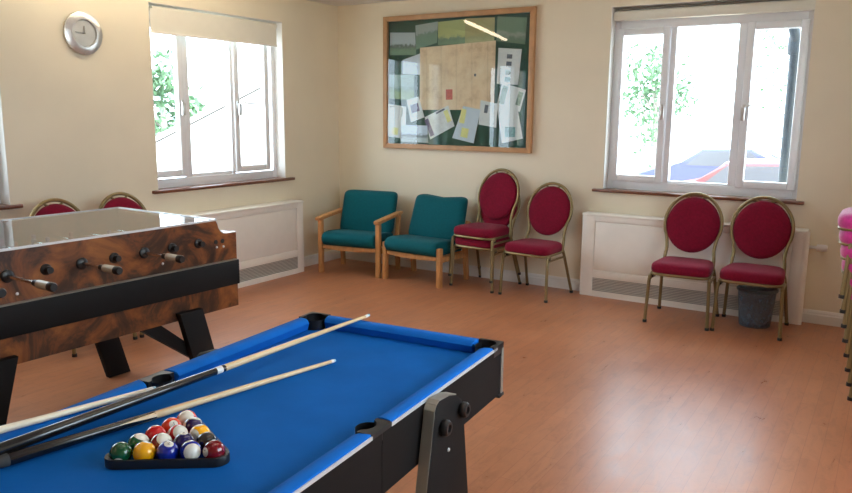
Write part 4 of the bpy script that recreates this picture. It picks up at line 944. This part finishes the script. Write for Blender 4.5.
# each ball: number, direction in which its number spot points (camera-ish frame: x right, y up, toward), pole direction for stripes
camv = (Vector((4.565, -5.695, 1.41)) - Vector((3.36, -4.75, 0.74))).normalized()
cr = _r2.copy(); cu = camv.cross(cr).normalized(); cu = -cu if cu.z < 0 else cu; cr = cu.cross(camv).normalized()
def cdir(x, y, z): return (cr * x + cu * y + camv * z).normalized()
rows = [
    [(6, (-.1, -.75, .6), None), (1, (-.15, -.97, -.1), None), (2, (0.05, .75, .62), None), (10, (-.2, .2, -1), (0.15, -.05, 1)), (7, (-.85, -.1, .5), None)],
    [(14, (.1, -.25, 1), (.3, .9, .3)), (15, (-.9, .1, -.4), (.35, .55, .75)), (4, (-.1, .9, .25), None), (8, (0.1, -.8, .5), None)],
    [(3, (.1, -.98, 0), None), (11, (-.8, 0, -.3), (.35, .35, .85)), (9, (.3, -.8, -.3), (-.75, -.25, .6))],
    [(5, (.15, .35, .9), None), (12, (.9, .1, -.3), (0.1, .98, -.15))],
    [(13, (.5, -.8, -.3), (-.15, .35, .92))]]
pos_words = {6: 'at the left corner of the rack', 1: 'in the front row of the rack', 2: 'in the front row beside the yellow ball', 10: 'in the front row of the rack', 7: 'at the right corner of the rack',
    14: 'behind the solid green ball', 15: 'behind the solid yellow ball', 4: 'in the middle of the rack', 8: 'behind the maroon corner ball', 3: 'on the left side of the rack', 11: 'in the middle row of the rack',
    9: 'on the right side of the rack', 5: 'near the rear tip of the rack', 12: 'on the right side near the rear tip', 13: 'at the rear tip of the rack'}
def glyph(num, r_, d, up, k):
    cu_ = bpy.data.curves.new('number', 'FONT'); cu_.body = str(num); cu_.size = BR * 0.52; cu_.align_x = 'CENTER'; cu_.align_y = 'CENTER'
    tmp = bpy.data.objects.new('tmp_number', cu_); col.objects.link(tmp)
    dg = bpy.context.evaluated_depsgraph_get(); me = bpy.data.meshes.new_from_object(tmp.evaluated_get(dg)); bpy.data.objects.remove(tmp); bpy.data.curves.remove(cu_)
    for v in me.vertices:
        a, b = v.co.x, v.co.y; v.co = (math.sqrt(max(0, (BR * 1.006) ** 2 - a * a - b * b)), a, b)
    me.materials.clear(); me.materials.append(W_['blackplastic'])
    o = bpy.data.objects.new('number', me); col.objects.link(o); o.parent = r_; return o
for ri, row in enumerate(rows):
    n = len(row)
    for k, (num, sd, pole) in enumerate(row):
        off = ux * ((k - (n - 1) / 2) * sp) + uy * (ri * sp * 0.866)
        c = ctr + off
        cn = names[num if num <= 8 else num - 8]; striped = num > 8
        kind = 'striped' if striped else 'solid'
        m = MB(); bmesh.ops.create_uvsphere(m.bm, u_segments=32, v_segments=20, radius=BR)
        lab = ('white and %s striped pool ball %s' if striped else 'solid %s pool ball %s') % (cn, pos_words[num])
        o = m.build('pool_ball', ball_mat('%s_%s_ball' % (kind, cn), BC[cn], striped), angle=180); tag(o, lab, 'pool ball', 'pool balls in the triangle rack')
        X_ = cdir(*sd); P_ = cdir(*pole) if pole else cdir(0.1, 1, 0.1)
        Z_ = P_; Xn = (X_ - Z_ * X_.dot(Z_)) if pole else X_
        if not pole: Z_ = (P_ - X_ * P_.dot(X_))
        Xn.normalize(); Z_.normalize(); Y_ = Z_.cross(Xn)
        o.matrix_world = Matrix(((Xn.x, Y_.x, Z_.x, c.x), (Xn.y, Y_.y, Z_.y, c.y), (Xn.z, Y_.z, Z_.z, BED + BR), (0, 0, 0, 1)))
        glyph(num, o, None, None, 0)
# triangle rack
cen2 = ctr + uy * (4 * sp * 0.866 / 3)
Rin = (4 * sp) / math.sqrt(3) + BR * 2.06      # centre to (rounded) inner corner
def tri(rad, rnd, n=8):
    pts = []
    for k in range(3):
        a = PI / 2 + 2 * PI * k / 3; c = Vector((math.cos(a), math.sin(a))) * (rad - rnd * 2)
        for j in range(n + 1):
            b = a - PI / 3 + 2 * PI / 3 * j / n
            p = c + Vector((math.cos(b), math.sin(b))) * rnd; pts.append(p)
    return pts
inn = tri(Rin, BR * 1.04); mid_ = tri(Rin + 0.014, BR * 1.04 + 0.0055)
z0, z1 = 0.0, 0.019
def w3(pl, z): return [(p.x, p.y, z) for p in pl]
m = MB(); R_ = [w3(inn, z0 + 0.001), w3(mid_, z0 + 0.001), w3(mid_, z1 - 0.003), w3(tri(Rin + 0.012, BR * 1.04 + 0.0045), z1), w3(tri(Rin + 0.002, BR * 1.04 + .001), z1), w3(inn, z1 - 0.003), w3(inn, z0 + 0.001)]
m.loft(R_, cap=False)
rk = m.build('triangle_rack', W_['blackplastic'], loc=(cen2.x, cen2.y, BED), rot=(0, 0, ang), angle=50); tag(rk, 'black plastic triangle rack holding the pool balls on the blue table', 'ball rack')

# ------------------------------------------------------------------ cues
def cue(pt, pb, segs, label):
    """pt tip point, pb butt point; segs: (part name, t0, t1, r0, r1, material) along tip->butt"""
    pt, pb = Vector(pt), Vector(pb); d = (pb - pt); L_ = d.length; q = d.to_track_quat('Z', 'Y')
    r = bpy.data.objects.new('pool_cue', None); col.objects.link(r); r.location = pt; r.rotation_mode = 'QUATERNION'; r.rotation_quaternion = q; r.empty_display_size = 0.03
    tag(r, label, 'pool cue')
    for (n, t0, t1, r0, r1, mt) in segs:
        a, b = t0 * L_, t1 * L_
        pr = [(0, a), (r0 * 0.96, a), (r0, a + 0.001), (r1, b - 0.001), (r1 * 0.96, b), (0, b)]
        MB().lathe(pr, 16).build(n, mt, r)
P = lambda x, y, z: tuple(ploc(x, y, z))
t1 = (3.154, -3.789, 0.7595); b1 = (3.119, -4.966, 0.747)
v1 = Vector(t1); d1 = (Vector(b1) - v1); b1e = tuple(v1 + d1 * 1.03)
cue(t1, b1e, [('tip', 0, 0.006, 0.0045, 0.005, W_['chalkblue']), ('ferrule', 0.006, 0.018, 0.005, 0.0052, W_['ivory']), ('shaft', 0.018, 0.50, 0.0052, 0.0092, W_['maple']),
    ('joint_collar', 0.50, 0.508, 0.0094, 0.0094, W_['cueblack']), ('joint_ring', 0.508, 0.524, 0.0094, 0.0096, W_['ivory']), ('butt', 0.524, 1.0, 0.0096, 0.0140, W_['cueblack'])],
    'long cue with a maple shaft resting over the far rail of the table')
t2 = (3.279, -4.119, 0.7225); b2 = (3.135, -4.983, 0.7305)
cue(t2, b2, [('tip', 0, 0.007, 0.0045, 0.005, W_['chalkblue']), ('ferrule', 0.007, 0.018, 0.005, 0.0052, W_['ivory']), ('shaft', 0.018, 0.62, 0.0052, 0.0090, W_['maple']), ('butt', 0.62, 0.975, 0.0090, 0.0132, W_['cueblack']), ('bumper', 0.975, 1.0, 0.0132, 0.0115, W_['rubber'])],
    'cue lying nearest the ball rack with its black butt at the left')
q2 = [o for o in col.objects if o.name.startswith('pool_cue')][-1]; L2 = (Vector(b2) - Vector(t2)).length
for k in range(4):
    a = PI / 2 * k + 0.5; m = MB(); rr_ = 0.0092; ring = []
    for zt_, hw_ in ((0.619, 0.62), (0.66, 0.40), (0.69, 0.20), (0.72, 0.02)):
        r_ = lerp(0.0090, 0.0132, (zt_ - 0.62) / 0.355) + 0.0003
        ring.append([(r_ * math.cos(a + t), r_ * math.sin(a + t), zt_ * L2) for t in (-hw_, 0, hw_)])
    V = [[m.bm.verts.new(p) for p in r_] for r_ in ring]
    for A_, B_ in zip(V, V[1:]):
        for j in range(2): m.bm.faces.new((A_[j], A_[j + 1], B_[j + 1], B_[j]))
    m.build('splice_point', W_['maple'], q2)
t3 = (3.090, -4.575, 0.745); b3 = (3.050, -5.18, 0.778)
cue(t3, b3, [('tip', 0, 0.012, 0.0050, 0.0055, W_['chalkblue']), ('ferrule', 0.012, 0.045, 0.0055, 0.0058, W_['ivory']), ('shaft', 0.045, 1.0, 0.0058, 0.0095, W_['cream'])],
    'cream cue lying along the left rail with its tip at the middle pocket')
